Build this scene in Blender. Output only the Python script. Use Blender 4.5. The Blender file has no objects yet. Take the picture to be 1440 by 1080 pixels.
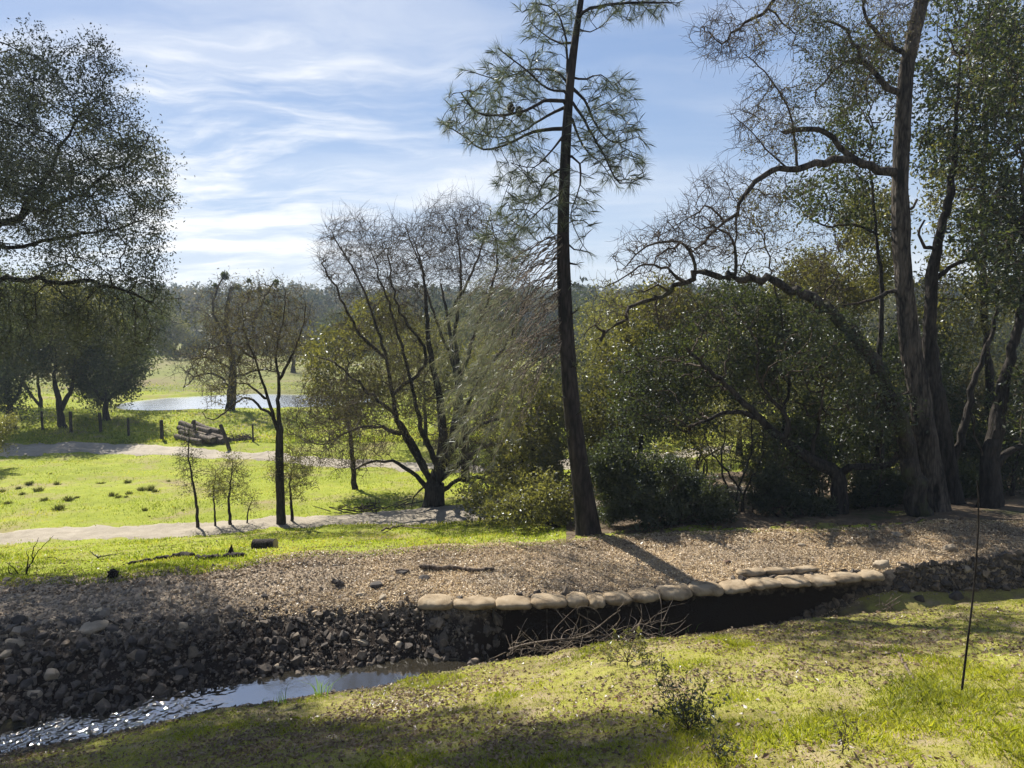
import bpy, math, random
import numpy as np
from mathutils import Vector

rng = np.random.default_rng(11)
random.seed(5)
scene = bpy.context.scene
COL = scene.collection
R = math.radians
# ------------------------------------------------------------------ camera
CAMZ, FPX, HOR = 7.0, 1040.0, 440.0
PITCH = math.atan((540 - HOR) / FPX)
CA, SA = math.cos(PITCH), math.sin(PITCH)
cam = bpy.data.objects.new('camera', bpy.data.cameras.new('camera'))
COL.objects.link(cam)
cam.location = (0, 0, CAMZ)
cam.rotation_euler = (math.pi / 2 - PITCH, 0, 0)
cam.data.sensor_width = 36
cam.data.lens = 36 * FPX / 1440
cam.data.clip_start = 0.05
cam.data.clip_end = 3000
scene.camera = cam


def W(px, py, Y):
    """point at depth Y (world y) on the ray through photo pixel px, py"""
    u = (np.asarray(px, float) - 720) / FPX
    v = (540 - np.asarray(py, float)) / FPX
    k = np.asarray(Y, float) / (CA + v * SA)
    return np.stack(np.broadcast_arrays(u * k, Y, CAMZ + (-SA + v * CA) * k), -1)


def WZ(px, py, z):
    """point at height z on that ray"""
    u = (px - 720) / FPX
    v = (540 - py) / FPX
    k = (z - CAMZ) / (-SA + v * CA)
    return np.array([u * k, (CA + v * SA) * k, z])


def px_m(w, Y):
    return w * Y / FPX


# ------------------------------------------------------------------ noise
_LAT = np.random.default_rng(3).random((256, 256))


def vnoise(x, y):
    xi = np.floor(x).astype(int); yi = np.floor(y).astype(int)
    fx = x - xi; fy = y - yi
    fx = fx * fx * (3 - 2 * fx); fy = fy * fy * (3 - 2 * fy)
    a = _LAT[xi & 255, yi & 255]; b = _LAT[(xi + 1) & 255, yi & 255]
    c = _LAT[xi & 255, (yi + 1) & 255]; d = _LAT[(xi + 1) & 255, (yi + 1) & 255]
    return (a * (1 - fx) + b * fx) * (1 - fy) + (c * (1 - fx) + d * fx) * fy


def fbm(x, y, s=1.0, octv=4):
    r = 0; a = 0.5
    for k in range(octv):
        r = r + a * (vnoise(x * s + 17.3 * k, y * s - 9.1 * k) - 0.5); s *= 2.03; a *= 0.52
    return r


# ------------------------------------------------------------------ mesh plumbing
class Geo:
    def __init__(self):
        self.V = []; self.F = []; self.n = 0; self.r = []

    def add(self, V, F, rnd=None):
        V = np.asarray(V, np.float32).reshape(-1, 3); F = np.asarray(F, np.int64)
        if len(F) == 0: return
        self.V.append(V); self.F.append(F + self.n); self.n += len(V)
        if rnd is None: rnd = np.zeros(len(F))
        self.r.append(np.broadcast_to(np.asarray(rnd, np.float32), (len(F),)))

    def mesh(self, name, mat=None, smooth=False):
        me = bpy.data.meshes.new(name)
        V = np.concatenate(self.V)
        loops = np.concatenate([f.ravel() for f in self.F]).astype(np.int32)
        tot = np.concatenate([np.full(len(f), f.shape[1]) for f in self.F]).astype(np.int32)
        st = np.concatenate([[0], np.cumsum(tot)[:-1]]).astype(np.int32)
        me.vertices.add(len(V)); me.vertices.foreach_set('co', V.ravel())
        me.loops.add(len(loops)); me.loops.foreach_set('vertex_index', loops)
        me.polygons.add(len(tot)); me.polygons.foreach_set('loop_start', st)
        try: me.polygons.foreach_set('loop_total', tot)
        except Exception: pass
        me.polygons.foreach_set('use_smooth', np.full(len(tot), smooth))
        a = me.attributes.new('rnd', 'FLOAT', 'FACE')
        a.data.foreach_set('value', np.concatenate(self.r).astype(np.float32))
        me.update(calc_edges=True)
        if mat: me.materials.append(mat)
        return me

    def obj(self, name, mat=None, parent=None, smooth=False, origin=None):
        o = np.zeros(3)
        if parent is not None: o = np.array(parent.location)
        elif origin is not None: o = np.asarray(origin, float)
        if np.any(o): self.V = [v - o.astype(np.float32) for v in self.V]
        ob = bpy.data.objects.new(name, self.mesh(name, mat, smooth))
        COL.objects.link(ob)
        if parent is not None: ob.parent = parent
        else: ob.location = o
        return ob


def empty(name, loc):
    o = bpy.data.objects.new(name, None); COL.objects.link(o)
    o.location = [float(c) for c in loc]; o.empty_display_size = 0.2
    return o


def tag(o, label=None, cat=None, group=None, kind=None):
    if label: o['label'] = label
    if cat: o['category'] = cat
    if group: o['group'] = group
    if kind: o['kind'] = kind
    return o


def unit(v):
    return v / (np.linalg.norm(v, axis=-1, keepdims=True) + 1e-9)


def runit(n, r=None):
    return unit((r or rng).normal(size=(n, 3)))


def grid_faces(nr, nc, wrap=False):
    i = np.arange(nr - 1)[:, None]; m = nc if wrap else nc - 1
    j = np.arange(m)[None, :]
    a = i * nc + j; b = i * nc + (j + 1) % nc
    return np.stack([a, b, b + nc, a + nc], -1).reshape(-1, 4)


# ------------------------------------------------------------------ materials
def new_mat(name):
    m = bpy.data.materials.new(name); m.use_nodes = True
    nt = m.node_tree; nt.nodes.clear()
    out = nt.nodes.new('ShaderNodeOutputMaterial')
    return m, nt, out


def N(nt, typ, ins=None, **kw):
    n = nt.nodes.new(typ)
    for k, v in kw.items(): setattr(n, k, v)
    for k, v in (ins or {}).items():
        if isinstance(v, bpy.types.NodeSocket): nt.links.new(v, n.inputs[k])
        elif isinstance(v, bpy.types.Node): nt.links.new(v.outputs[0], n.inputs[k])
        else: n.inputs[k].default_value = v
    return n


def ramp(nt, fac, stops, interp='LINEAR'):
    n = nt.nodes.new('ShaderNodeValToRGB')
    n.color_ramp.interpolation = interp
    el = n.color_ramp.elements
    while len(el) > 1: el.remove(el[-1])
    el[0].position = stops[0][0]; el[0].color = (*stops[0][1], 1)
    for p, c in stops[1:]:
        e = el.new(p); e.color = (*c, 1)
    nt.links.new(fac, n.inputs[0])
    return n


def noise(nt, vec, scale, detail=4, rough=0.55, dist=0.0):
    return N(nt, 'ShaderNodeTexNoise', {'Vector': vec, 'Scale': scale, 'Detail': detail, 'Roughness': rough, 'Distortion': dist})


def mixc(nt, fac, a, b, typ='MIX'):
    n = N(nt, 'ShaderNodeMix', None, data_type='RGBA', blend_type=typ)
    for s, v in ((n.inputs[0], fac), (n.inputs[6], a), (n.inputs[7], b)):
        if isinstance(v, bpy.types.NodeSocket): nt.links.new(v, s)
        elif isinstance(v, tuple): s.default_value = (*v, 1)
        else: s.default_value = v
    return n.outputs[2]


def pos(nt):
    return N(nt, 'ShaderNodeNewGeometry').outputs['Position']


def attr(nt, name='rnd'):
    return N(nt, 'ShaderNodeAttribute', None, attribute_name=name).outputs['Fac']


def leaf_mat(name, cols, trans=1.0, gloss=0.12, rough=0.35, tmix=0.45, tcol=None):
    """a leaf: diffuse face, light shining through, waxy gloss"""
    m, nt, out = new_mat(name)
    f = attr(nt)
    k = len(cols) - 1
    c = ramp(nt, f, [(i / k, col) for i, col in enumerate(cols)]).outputs[0]
    big = noise(nt, pos(nt), 0.9, 2)
    c = mixc(nt, 0.55, c, ramp(nt, big.outputs[0], [(0.32, (0.5, 0.48, 0.45)), (0.68, (1.4, 1.33, 1.1))]).outputs[0], 'MULTIPLY')
    tc = mixc(nt, 1.0, c, tcol or (2.1 * trans, 2.15 * trans, 1.0 * trans), 'MULTIPLY')
    d = N(nt, 'ShaderNodeBsdfDiffuse', {'Color': c})
    t = N(nt, 'ShaderNodeBsdfTranslucent', {'Color': tc})
    mx = N(nt, 'ShaderNodeMixShader', {0: tmix, 1: d.outputs[0], 2: t.outputs[0]})
    g = N(nt, 'ShaderNodeBsdfGlossy', {'Color': (0.9, 0.95, 1, 1), 'Roughness': rough})
    mx2 = N(nt, 'ShaderNodeMixShader', {0: gloss, 1: mx.outputs[0], 2: g.outputs[0]})
    nt.links.new(mx2.outputs[0], out.inputs[0])
    return m


def bark_mat(name, dark, light, scale=9.0, bump=0.6, moss=None):
    m, nt, out = new_mat(name)
    p = pos(nt)
    mp = N(nt, 'ShaderNodeMapping', {'Vector': p, 'Scale': (1.0, 1.0, 0.22)})
    vo = N(nt, 'ShaderNodeTexVoronoi', {'Vector': mp.outputs[0], 'Scale': scale * 2.2}, feature='DISTANCE_TO_EDGE')
    n1 = noise(nt, mp.outputs[0], scale, 6, 0.65)
    n2 = noise(nt, p, 1.7, 4)
    h = N(nt, 'ShaderNodeMath', {0: vo.outputs[0], 1: n1.outputs[0]}, operation='MULTIPLY_ADD'); h.inputs[2].default_value = 0
    hh = N(nt, 'ShaderNodeMath', {0: h.outputs[0], 1: n1.outputs[0]}, operation='ADD')
    c = ramp(nt, hh.outputs[0], [(0.42, dark), (0.72, light)]).outputs[0]
    c = mixc(nt, 0.6, c, ramp(nt, n2.outputs[0], [(0.3, (0.6, 0.6, 0.62)), (0.7, (1.3, 1.25, 1.2))]).outputs[0], 'MULTIPLY')
    if moss:
        c = mixc(nt, ramp(nt, noise(nt, p, 2.4, 5, 0.7).outputs[0], [(0.5, (0, 0, 0)), (0.68, (1, 1, 1))]).outputs[0], c, moss)
    b = N(nt, 'ShaderNodeBump', {'Strength': bump, 'Distance': 0.03, 'Height': hh.outputs[0]})
    s = N(nt, 'ShaderNodeBsdfPrincipled', {'Base Color': c, 'Roughness': 0.9, 'Normal': b.outputs[0], 'Specular IOR Level': 0.2})
    nt.links.new(s.outputs[0], out.inputs[0])
    return m


def simple_mat(name, c1, c2, scale=8.0, rough=0.9, bump=0.4, dist=0.02, by_rnd=False, detail=5, spec=0.3):
    m, nt, out = new_mat(name)
    p = pos(nt)
    n1 = noise(nt, p, scale, detail, 0.65)
    c = ramp(nt, n1.outputs[0], [(0.3, c1), (0.7, c2)]).outputs[0]
    if by_rnd:
        f = attr(nt)
        c = mixc(nt, 1.0, c, ramp(nt, f, [(0, (0.45, 0.45, 0.47)), (0.5, (0.95, 0.92, 0.88)), (0.85, (1.2, 1.12, 0.98)), (1, (1.9, 1.75, 1.5))]).outputs[0], 'MULTIPLY')
    b = N(nt, 'ShaderNodeBump', {'Strength': bump, 'Distance': dist, 'Height': n1.outputs[0]})
    s = N(nt, 'ShaderNodeBsdfPrincipled', {'Base Color': c, 'Roughness': rough, 'Normal': b.outputs[0], 'Specular IOR Level': spec})
    nt.links.new(s.outputs[0], out.inputs[0])
    return m
# ------------------------------------------------------------------ sky and sun
SUN_EL, SUN_AZ = 45.0, -35.0            # azimuth from +Y, negative = left of the view
S = Vector((math.sin(R(SUN_AZ)) * math.cos(R(SUN_EL)), math.cos(R(SUN_AZ)) * math.cos(R(SUN_EL)), math.sin(R(SUN_EL))))
sl = bpy.data.lights.new('sun', 'SUN'); sl.energy = 5.0; sl.angle = R(0.55); sl.color = (1.0, 0.94, 0.84)
so = bpy.data.objects.new('sun', sl); COL.objects.link(so); so.location = (-20, 30, 30)
so.rotation_euler = S.to_track_quat('Z', 'Y').to_euler()

wd = bpy.data.worlds.new('World'); scene.world = wd; wd.use_nodes = True
nt = wd.node_tree; nt.nodes.clear()
wo = nt.nodes.new('ShaderNodeOutputWorld')
sky = N(nt, 'ShaderNodeTexSky', None, sky_type='NISHITA')
sky.sun_disc = False; sky.sun_elevation = R(SUN_EL); sky.sun_rotation = R(SUN_AZ)
sky.air_density = 1.0; sky.dust_density = 0.25; sky.ozone_density = 1.6; sky.altitude = 200
tc = N(nt, 'ShaderNodeTexCoord').outputs['Generated']
sx = N(nt, 'ShaderNodeSeparateXYZ', {0: tc})
zz = N(nt, 'ShaderNodeMath', {0: sx.outputs[2], 1: 0.16}, operation='ADD')
zc = N(nt, 'ShaderNodeMath', {0: zz, 1: 0.08}, operation='MAXIMUM')
cx = N(nt, 'ShaderNodeMath', {0: sx.outputs[0], 1: zc}, operation='DIVIDE')
cy = N(nt, 'ShaderNodeMath', {0: sx.outputs[1], 1: zc}, operation='DIVIDE')
cv = N(nt, 'ShaderNodeCombineXYZ', {0: cx, 1: cy})
# high cirrus: torn, stretched streaks on a flat cloud layer
warp = noise(nt, cv.outputs[0], 1.1, 4, 0.55)
wsub = N(nt, 'ShaderNodeVectorMath', {0: warp.outputs[1], 1: (0.5, 0.5, 0.5)}, operation='SUBTRACT')
wmul = N(nt, 'ShaderNodeVectorMath', {0: wsub.outputs[0], 3: 0.55}, operation='SCALE')
wv = N(nt, 'ShaderNodeVectorMath', {0: cv.outputs[0], 1: wmul.outputs[0]}, operation='ADD')
mpa = N(nt, 'ShaderNodeMapping', {'Vector': wv.outputs[0], 'Rotation': (0, 0, R(40)), 'Scale': (0.8, 1.7, 1), 'Location': (0.9, 0.35, 0)})
na = noise(nt, mpa.outputs[0], 1.5, 10, 0.6, 0.25)
mpf = N(nt, 'ShaderNodeMapping', {'Vector': wv.outputs[0], 'Rotation': (0, 0, R(34)), 'Scale': (1.1, 3.6, 1), 'Location': (2.2, 5.3, 0)})
nf = noise(nt, mpf.outputs[0], 2.0, 8, 0.65, 0.4)
mpb = N(nt, 'ShaderNodeMapping', {'Vector': wv.outputs[0], 'Rotation': (0, 0, R(-38)), 'Scale': (0.45, 1.7, 1), 'Location': (3.4, 1.9, 0)})
nb = noise(nt, mpb.outputs[0], 1.1, 6, 0.5, 0.2)
ad = N(nt, 'ShaderNodeMath', {0: nf.outputs[0], 1: 0.30, 2: na.outputs[0]}, operation='MULTIPLY_ADD')
ca_ = ramp(nt, ad.outputs[0], [(0.54, (0, 0, 0)), (0.86, (1, 1, 1))], 'EASE').outputs[0]
cb_ = ramp(nt, nb.outputs[0], [(0.42, (0, 0, 0)), (0.78, (1, 1, 1))], 'EASE').outputs[0]
# the thick bank of cirrus stands low to the left of the pine
az = N(nt, 'ShaderNodeMath', {0: sx.outputs[0], 1: sx.outputs[1]}, operation='DIVIDE')
el = N(nt, 'ShaderNodeMath', {0: sx.outputs[2], 1: sx.outputs[1]}, operation='DIVIDE')
azr = ramp(nt, N(nt, 'ShaderNodeMapRange', {0: az, 1: -1.0, 2: 0.6}).outputs[0], [(0, (1, 1, 1)), (0.42, (1, 1, 1)), (0.56, (0.45, 0.45, 0.45)), (0.70, (0.07, 0.07, 0.07)), (1, (0.10, 0.10, 0.10))], 'EASE').outputs[0]
elr = ramp(nt, N(nt, 'ShaderNodeMapRange', {0: el, 1: 0.0, 2: 0.6}).outputs[0], [(0, (0.45, 0.45, 0.45)), (0.10, (0.95, 0.95, 0.95)), (0.3, (1, 1, 1)), (0.52, (0.85, 0.85, 0.85)), (0.66, (0.22, 0.22, 0.22)), (1, (0.05, 0.05, 0.05))], 'EASE').outputs[0]
m1 = N(nt, 'ShaderNodeMath', {0: ca_, 1: azr}, operation='MULTIPLY')
m2 = N(nt, 'ShaderNodeMath', {0: m1, 1: elr}, operation='MULTIPLY')
m3 = N(nt, 'ShaderNodeMath', {0: cb_, 1: 0.34}, operation='MULTIPLY')
m4 = N(nt, 'ShaderNodeMath', {0: m2, 1: m3}, operation='ADD', use_clamp=True)
sk1 = mixc(nt, 1.0, sky.outputs[0], (1 / 9.0,) * 3, 'MULTIPLY')
sk2 = mixc(nt, 1.0, sk1, (1.0,) * 3, 'ADD')
sk3 = mixc(nt, 1.0, sky.outputs[0], sk2, 'DIVIDE')        # soft compression of the sky colour evens out the glow round the sun
sk3 = N(nt, 'ShaderNodeHueSaturation', {'Saturation': 1.08, 'Value': 1.12, 'Color': sk3}).outputs[0]
sk3 = mixc(nt, 1.0, sk3, (0.93, 0.97, 1.16), 'MULTIPLY')
skc = mixc(nt, m4.outputs[0], sk3, (8.0, 7.9, 7.75))
bg = N(nt, 'ShaderNodeBackground', {'Color': skc, 'Strength': 0.068})
nt.links.new(bg.outputs[0], wo.inputs[0])
scene.view_settings.view_transform = 'Standard'
scene.view_settings.look = 'None'
scene.view_settings.exposure = 1.15
scene.view_settings.gamma = 1
cy_ = scene.cycles
cy_.max_bounces = 6; cy_.diffuse_bounces = 3; cy_.glossy_bounces = 2; cy_.transmission_bounces = 4
cy_.volume_bounces = 0; cy_.transparent_max_bounces = 4; cy_.caustics_reflective = False; cy_.caustics_refractive = False
cy_.sample_clamp_indirect = 6
cy_.use_denoising = True
scene.render.filter_size = 1.25

# ------------------------------------------------------------------ the lie of the land, from lines read off the photo
def curve(pts):
    """(px, py, z) read off the photo, or ('d', t, d, z)"""
    T = []; D = []; Z = []
    for p in pts:
        if p[0] == 'd': T.append(p[1]); D.append(p[2]); Z.append(p[3])
        else:
            q = WZ(*p); T.append(q[0] / q[1]); D.append(q[1]); Z.append(q[2])
    o = np.argsort(T)
    return np.array(T)[o], np.array(D)[o], np.array(Z)[o]


near_edge = curve([('d', -2.2, 4.6, 2.5), ('d', -1.2, 6.4, 2.5), (0, 1060, 2.50), (160, 1028, 2.50), (330, 994, 2.50), (430, 977, 2.50), (530, 964, 2.50), (620, 945, 2.52), (690, 931, 2.55),
                   (770, 922, 2.68), (850, 905, 2.87), (1000, 885, 3.08), (1200, 862, 3.22), (1440, 843, 3.3), ('d', 1.5, 9.5, 3.3), ('d', 2.2, 9.5, 3.3)])
toe = curve([('d', -2.2, 6.0, 2.42), ('d', -1.2, 7.4, 2.42), (0, 1016, 2.43), (90, 1000, 2.43), (160, 1003, 2.43), (217, 983, 2.43), (310, 967, 2.43), (383, 953, 2.43), (513, 938, 2.43), (583, 924, 2.43),
             (667, 930, 2.43), ('d', 0.0, 10.15, 2.05), ('d', 0.12, 10.2, 2.05), ('d', 0.27, 10.65, 2.1), ('d', 0.37, 10.85, 2.25), ('d', 0.50, 11.0, 2.75), ('d', 0.7, 10.8, 2.9), ('d', 2.2, 10.8, 3.0)])
crest = curve([('d', -2.2, 7.0, 2.85), ('d', -1.2, 8.6, 2.85), (0, 888, 2.98), (200, 880, 2.93), (330, 872, 2.87), (430, 864, 2.85), (590, 850, 2.93), (640, 847, 3.0), (850, 842, 3.0), (1000, 827, 3.0), (1100, 819, 3.0),
               (1235, 808, 3.02), (1300, 792, 3.2), (1440, 777, 3.4), ('d', 1.5, 11.3, 3.4), ('d', 2.2, 11.3, 3.4)])
back = curve([('d', -2.2, 9.5, 3.1), ('d', -1.2, 10.3, 3.12), (0, 816, 3.15), (150, 811, 3.15), (270, 799, 3.15), (330, 791, 3.15), (430, 781, 3.15), (600, 773, 3.15), (700, 769, 3.15), (830, 758, 3.15),
              (950, 752, 3.2), (1060, 747, 3.2), (1200, 747, 3.25), (1330, 736, 3.35), (1440, 738, 3.45), ('d', 1.5, 13.4, 3.5), ('d', 2.2, 13.4, 3.5)])
rd1n = curve([('d', -2.2, 17, 1.55), (-300, 776, 1.5), (0, 766, 1.45), (200, 758, 1.45), (400, 743, 1.45), (500, 739, 1.45), (610, 737, 1.5), (800, 722, 1.9), (1010, 697, 2.5), (1440, 690, 2.5), ('d', 2.2, 18, 2.5)])
rd1f = curve([('d', -2.2, 19.2, 1.4), (-300, 756, 1.35), (0, 747, 1.3), (200, 737, 1.3), (390, 727, 1.3), (500, 722, 1.3), (610, 714, 1.4), (800, 700, 1.8), (1010, 682, 2.4), (1440, 675, 2.4), ('d', 2.2, 20.5, 2.4)])
rd2n = curve([('d', -2.2, 34, 0.4), (0, 641, 0.4), (100, 638, 0.4), (240, 641, 0.4), (330, 646, 0.4), (450, 656, 0.4), (560, 661, 0.42), (700, 667, 0.5), (1000, 640, 0.9), (1440, 620, 1.2), ('d', 2.2, 35, 1.2)])
rd2f = curve([('d', -2.2, 37, 0.38), (0, 624, 0.38), (100, 622, 0.38), (240, 629, 0.38), (330, 635, 0.38), (450, 643, 0.38), (560, 649, 0.4), (700, 655, 0.45), (1000, 630, 0.85), (1440, 610, 1.2), ('d', 2.2, 38, 1.2)])


def const(d, z, zr=None):
    return np.array([-2.2, 0.0, 0.6, 2.2]), np.array([d] * 4, float), np.array([z, z, zr if zr is not None else z, zr if zr is not None else z], float)


dam = const(46.5, 0.62, 1.2)
CURVES = [const(0.4, 5.4), near_edge, None, toe, crest, back, rd1n, rd1f, rd2n, rd2f, dam, const(52, 0.35, 1.2), const(75, 0.35, 1.5), const(105, 0.6, 2.5), const(150, 1.2, 4), const(220, 4.5, 6), const(330, 11.0, 11), const(430, 14.0, 14), const(650, 16, 16)]


def ctrl(t):
    D = []; Z = []
    for k, c in enumerate(CURVES):
        if c is None:
            d0 = np.interp(t, near_edge[0], near_edge[1]); dt = np.interp(t, toe[0], toe[1])
            D.append(d0 + 0.35 * (dt - d0)); Z.append(np.interp(t, [-2, -0.05, 0.1, 0.4, 0.7, 2], [2.22, 2.2, 2.0, 2.1, 2.5, 2.8]))
        else:
            D.append(np.interp(t, c[0], c[1])); Z.append(np.interp(t, c[0], c[2]))
    D = np.maximum.accumulate(np.array(D) + np.arange(len(D))[:, None] * 1e-4, axis=0)
    return D, np.array(Z)


POND_Z = 0.2


def pond_f(x, y):
    ang = np.arctan2(y - 56.5, x + 20.5)
    rr = 1 + 0.10 * np.sin(ang * 2 + 0.6) + 0.06 * np.sin(ang * 3 + 2)
    return np.hypot((x + 20.5) / 10.0, (y - 56.5) / 6.6) / rr


def Hraw(x, y):
    x = np.asarray(x, float); y = np.maximum(np.asarray(y, float), 0.3)
    sh = np.broadcast(x, y).shape
    x = np.broadcast_to(x, sh).ravel(); y = np.broadcast_to(y, sh).ravel()
    t = np.clip(x / y, -2.2, 2.2)
    D, Z = ctrl(t)
    z = Z[0].copy()
    for k in range(len(D) - 1):
        m = (y >= D[k])
        f = np.clip((y - D[k]) / np.maximum(D[k + 1] - D[k], 1e-4), 0, 1)
        z = np.where(m, Z[k] + f * (Z[k + 1] - Z[k]), z)
    return z.reshape(sh)


def H(x, y):
    z = Hraw(x, y)
    a = np.clip((np.asarray(y) - 3) / 30, 0, 1)
    z = z + fbm(x, y, 0.9) * (0.07 + 0.25 * a) + fbm(x + 40, y, 4.0, 3) * 0.05 + np.clip((11.2 - y) / 1.5, 0, 1) * fbm(x + 3, y + 8, 11.0, 3) * 0.05
    p = pond_f(x, y)
    z = np.where(p < 1.35, z + (np.minimum(z, POND_Z - 0.5 + 0.75 * np.clip(p, 0, 1.35) ** 3) - z) * np.clip((1.35 - p) * 4, 0, 1), z)
    return z


def bound(t, c):
    return np.interp(t, c[0], c[1])


# ---- ground materials
def ground_mat(name, cols, scales=(0.6, 6, 40), bump=0.6, dist=0.03, rough=0.95, second=None, wet_shade=None):
    m, nt, out = new_mat(name)
    p = pos(nt)
    a = noise(nt, p, scales[0], 4, 0.6); b = noise(nt, p, scales[1], 5, 0.65); c = noise(nt, p, scales[2], 4, 0.7)
    s1 = N(nt, 'ShaderNodeMath', {0: a.outputs[0], 1: b.outputs[0]}, operation='ADD')
    s2 = N(nt, 'ShaderNodeMath', {0: s1, 1: c.outputs[0]}, operation='ADD')
    s3 = N(nt, 'ShaderNodeMath', {0: s2, 1: 0.3333}, operation='MULTIPLY')
    k = len(cols) - 1
    col = ramp(nt, s3.outputs[0], [(0.36 + 0.28 * i / k, q) for i, q in enumerate(cols)]).outputs[0]
    if second:
        f = noise(nt, p, second[1], 5, 0.65)
        col = mixc(nt, ramp(nt, f.outputs[0], [(second[2], (0, 0, 0)), (second[3], (1, 1, 1))]).outputs[0], col, second[0])
    if wet_shade:     # darker lower down: damp earth, plus shade painted into the berm face
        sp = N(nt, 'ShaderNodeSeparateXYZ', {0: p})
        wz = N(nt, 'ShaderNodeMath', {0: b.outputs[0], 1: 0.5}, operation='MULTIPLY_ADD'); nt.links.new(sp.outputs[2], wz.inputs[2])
        f = N(nt, 'ShaderNodeMapRange', {0: wz, 1: wet_shade[0], 2: wet_shade[1]})
        col = mixc(nt, f.outputs[0], wet_shade[2], col)
    h = N(nt, 'ShaderNodeMath', {0: b.outputs[0], 1: c.outputs[0]}, operation='ADD')
    bp = N(nt, 'ShaderNodeBump', {'Strength': bump, 'Distance': dist, 'Height': h.outputs[0]})
    s = N(nt, 'ShaderNodeBsdfPrincipled', {'Base Color': col, 'Roughness': rough, 'Normal': bp.outputs[0], 'Specular IOR Level': 0.15})
    nt.links.new(s.outputs[0], out.inputs[0])
    return m


M_bank = ground_mat('bank_soil', [(0.11, 0.08, 0.045), (0.22, 0.20, 0.06), (0.285, 0.295, 0.055)], (0.8, 5, 45), second=((0.27, 0.21, 0.14), 2.0, 0.5, 0.68), wet_shade=(2.65, 2.95, (0.035, 0.03, 0.022)))
M_berm = ground_mat('berm_gravel', [(0.19, 0.15, 0.11), (0.37, 0.295, 0.215), (0.54, 0.45, 0.34)], (0.7, 9, 60), bump=0.9, wet_shade=(3.03, 3.28, (0.03, 0.022, 0.017)))  # damp foot, plus painted shade blackening the face under the sandbags
M_mead = ground_mat('meadow_soil', [(0.13, 0.15, 0.02), (0.20, 0.235, 0.022), (0.29, 0.295, 0.045)], (0.25, 3, 30), second=((0.22, 0.185, 0.085), 0.55, 0.5, 0.68))
M_hill = ground_mat('hill_soil', [(0.05, 0.055, 0.03), (0.08, 0.08, 0.04)], (0.02, 0.2, 2))
M_road = ground_mat('dirt', [(0.205, 0.178, 0.135), (0.295, 0.26, 0.205), (0.385, 0.345, 0.28)], (0.4, 4, 40))


def sheet(name, c0, c1, nrow, nt_, mat, power=1.0, tr=(-2.2, 2.2)):
    t = np.sinh(np.linspace(-1.6, 1.6, nt_)) / math.sinh(1.6) * 2.2
    d0 = bound(t, c0) if not np.isscalar(c0) else np.full(nt_, float(c0))
    d1 = bound(t, c1) if not np.isscalar(c1) else np.full(nt_, float(c1))
    f = np.linspace(0, 1, nrow)[:, None]
    d = d0 * (d1 / d0) ** f if power == 'geo' else d0 + (d1 - d0) * f
    x = t * d; V = np.stack([x, d, H(x, d)], -1)
    g = Geo(); g.add(V.reshape(-1, 3), grid_faces(nrow, nt_)[:, ::1])
    return tag(g.obj(name, mat, smooth=True), kind='structure')


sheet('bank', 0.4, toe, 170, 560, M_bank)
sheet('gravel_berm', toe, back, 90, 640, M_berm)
M_mead2 = ground_mat('far_pasture_soil', [(0.09, 0.10, 0.025), (0.14, 0.155, 0.035), (0.20, 0.19, 0.06)], (0.12, 0.8, 8), second=((0.15, 0.125, 0.06), 0.12, 0.45, 0.65))
sheet('meadow', back, 62.0, 280, 420, M_mead, 'geo')
sheet('far_pasture', 62.0, 150.0, 90, 300, M_mead2, 'geo')
sheet('hills', 150.0, 640.0, 60, 160, M_hill, 'geo')


def strip(name, ca, cb, mat, trange, n=420, lift=0.02, wob=0.35):
    t = np.linspace(*trange, n)
    da = bound(t, ca); db = bound(t, cb)
    nr = 12; f = np.linspace(0, 1, nr)[:, None]
    e0 = fbm(t * 60, t * 0 + 3, 1.0, 4) * wob * 2; e1 = fbm(t * 60, t * 0 + 33, 1.0, 4) * wob * 2
    d = (da + e0) + ((db + e1) - (da + e0)) * f
    x = t * d
    lf = lift * np.minimum(1, np.minimum(f, 1 - f) * 8) - 0.006
    g = Geo(); g.add(np.stack([x, d, H(x, d) + lf], -1).reshape(-1, 3), grid_faces(nr, n))
    return tag(g.obj(name, mat, smooth=True), kind='structure')


M_floor = ground_mat('woodland_floor', [(0.06, 0.045, 0.032), (0.12, 0.09, 0.06), (0.19, 0.145, 0.10)], (0.8, 7, 50), second=((0.06, 0.075, 0.025), 1.2, 0.55, 0.7))
strip('woodland_floor', back, const(24, 0), M_floor, (0.075, 1.6), 420, 0.04, 0.4)
strip('dirt_road', rd1n, rd1f, M_road, (-1.6, 0.55), 500, 0.03)
strip('gravel_road', rd2n, rd2f, M_road, (-1.4, 0.3), 400, 0.05, 0.5)


# ---- water
def water_mat(name, base, s1, s2, b1, rough, spec=0.0, ior=1.5):
    m, nt, out = new_mat(name)
    p = pos(nt)
    mp = N(nt, 'ShaderNodeMapping', {'Vector': p, 'Scale': s1})
    n1 = noise(nt, mp.outputs[0], s2, 4, 0.6, 0.4)
    amp = noise(nt, p, 0.7, 2)
    rip = N(nt, 'ShaderNodeMath', {0: n1.outputs[0], 1: ramp(nt, amp.outputs[0], [(0.4, (0.25,) * 3), (0.65, (1,) * 3)]).outputs[0]}, operation='MULTIPLY')
    bp = N(nt, 'ShaderNodeBump', {'Strength': b1, 'Distance': 0.03, 'Height': rip.outputs[0]})
    p1 = N(nt, 'ShaderNodeBsdfPrincipled', {'Base Color': (*base, 1), 'Roughness': rough, 'IOR': ior, 'Normal': bp.outputs[0]})
    p2 = N(nt, 'ShaderNodeBsdfGlossy', {'Color': (0.97, 0.96, 0.95, 1), 'Roughness': rough, 'Normal': bp.outputs[0]})
    s = N(nt, 'ShaderNodeMixShader', {0: spec, 1: p1.outputs[0], 2: p2.outputs[0]})
    nt.links.new(s.outputs[0], out.inputs[0])
    return m


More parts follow.
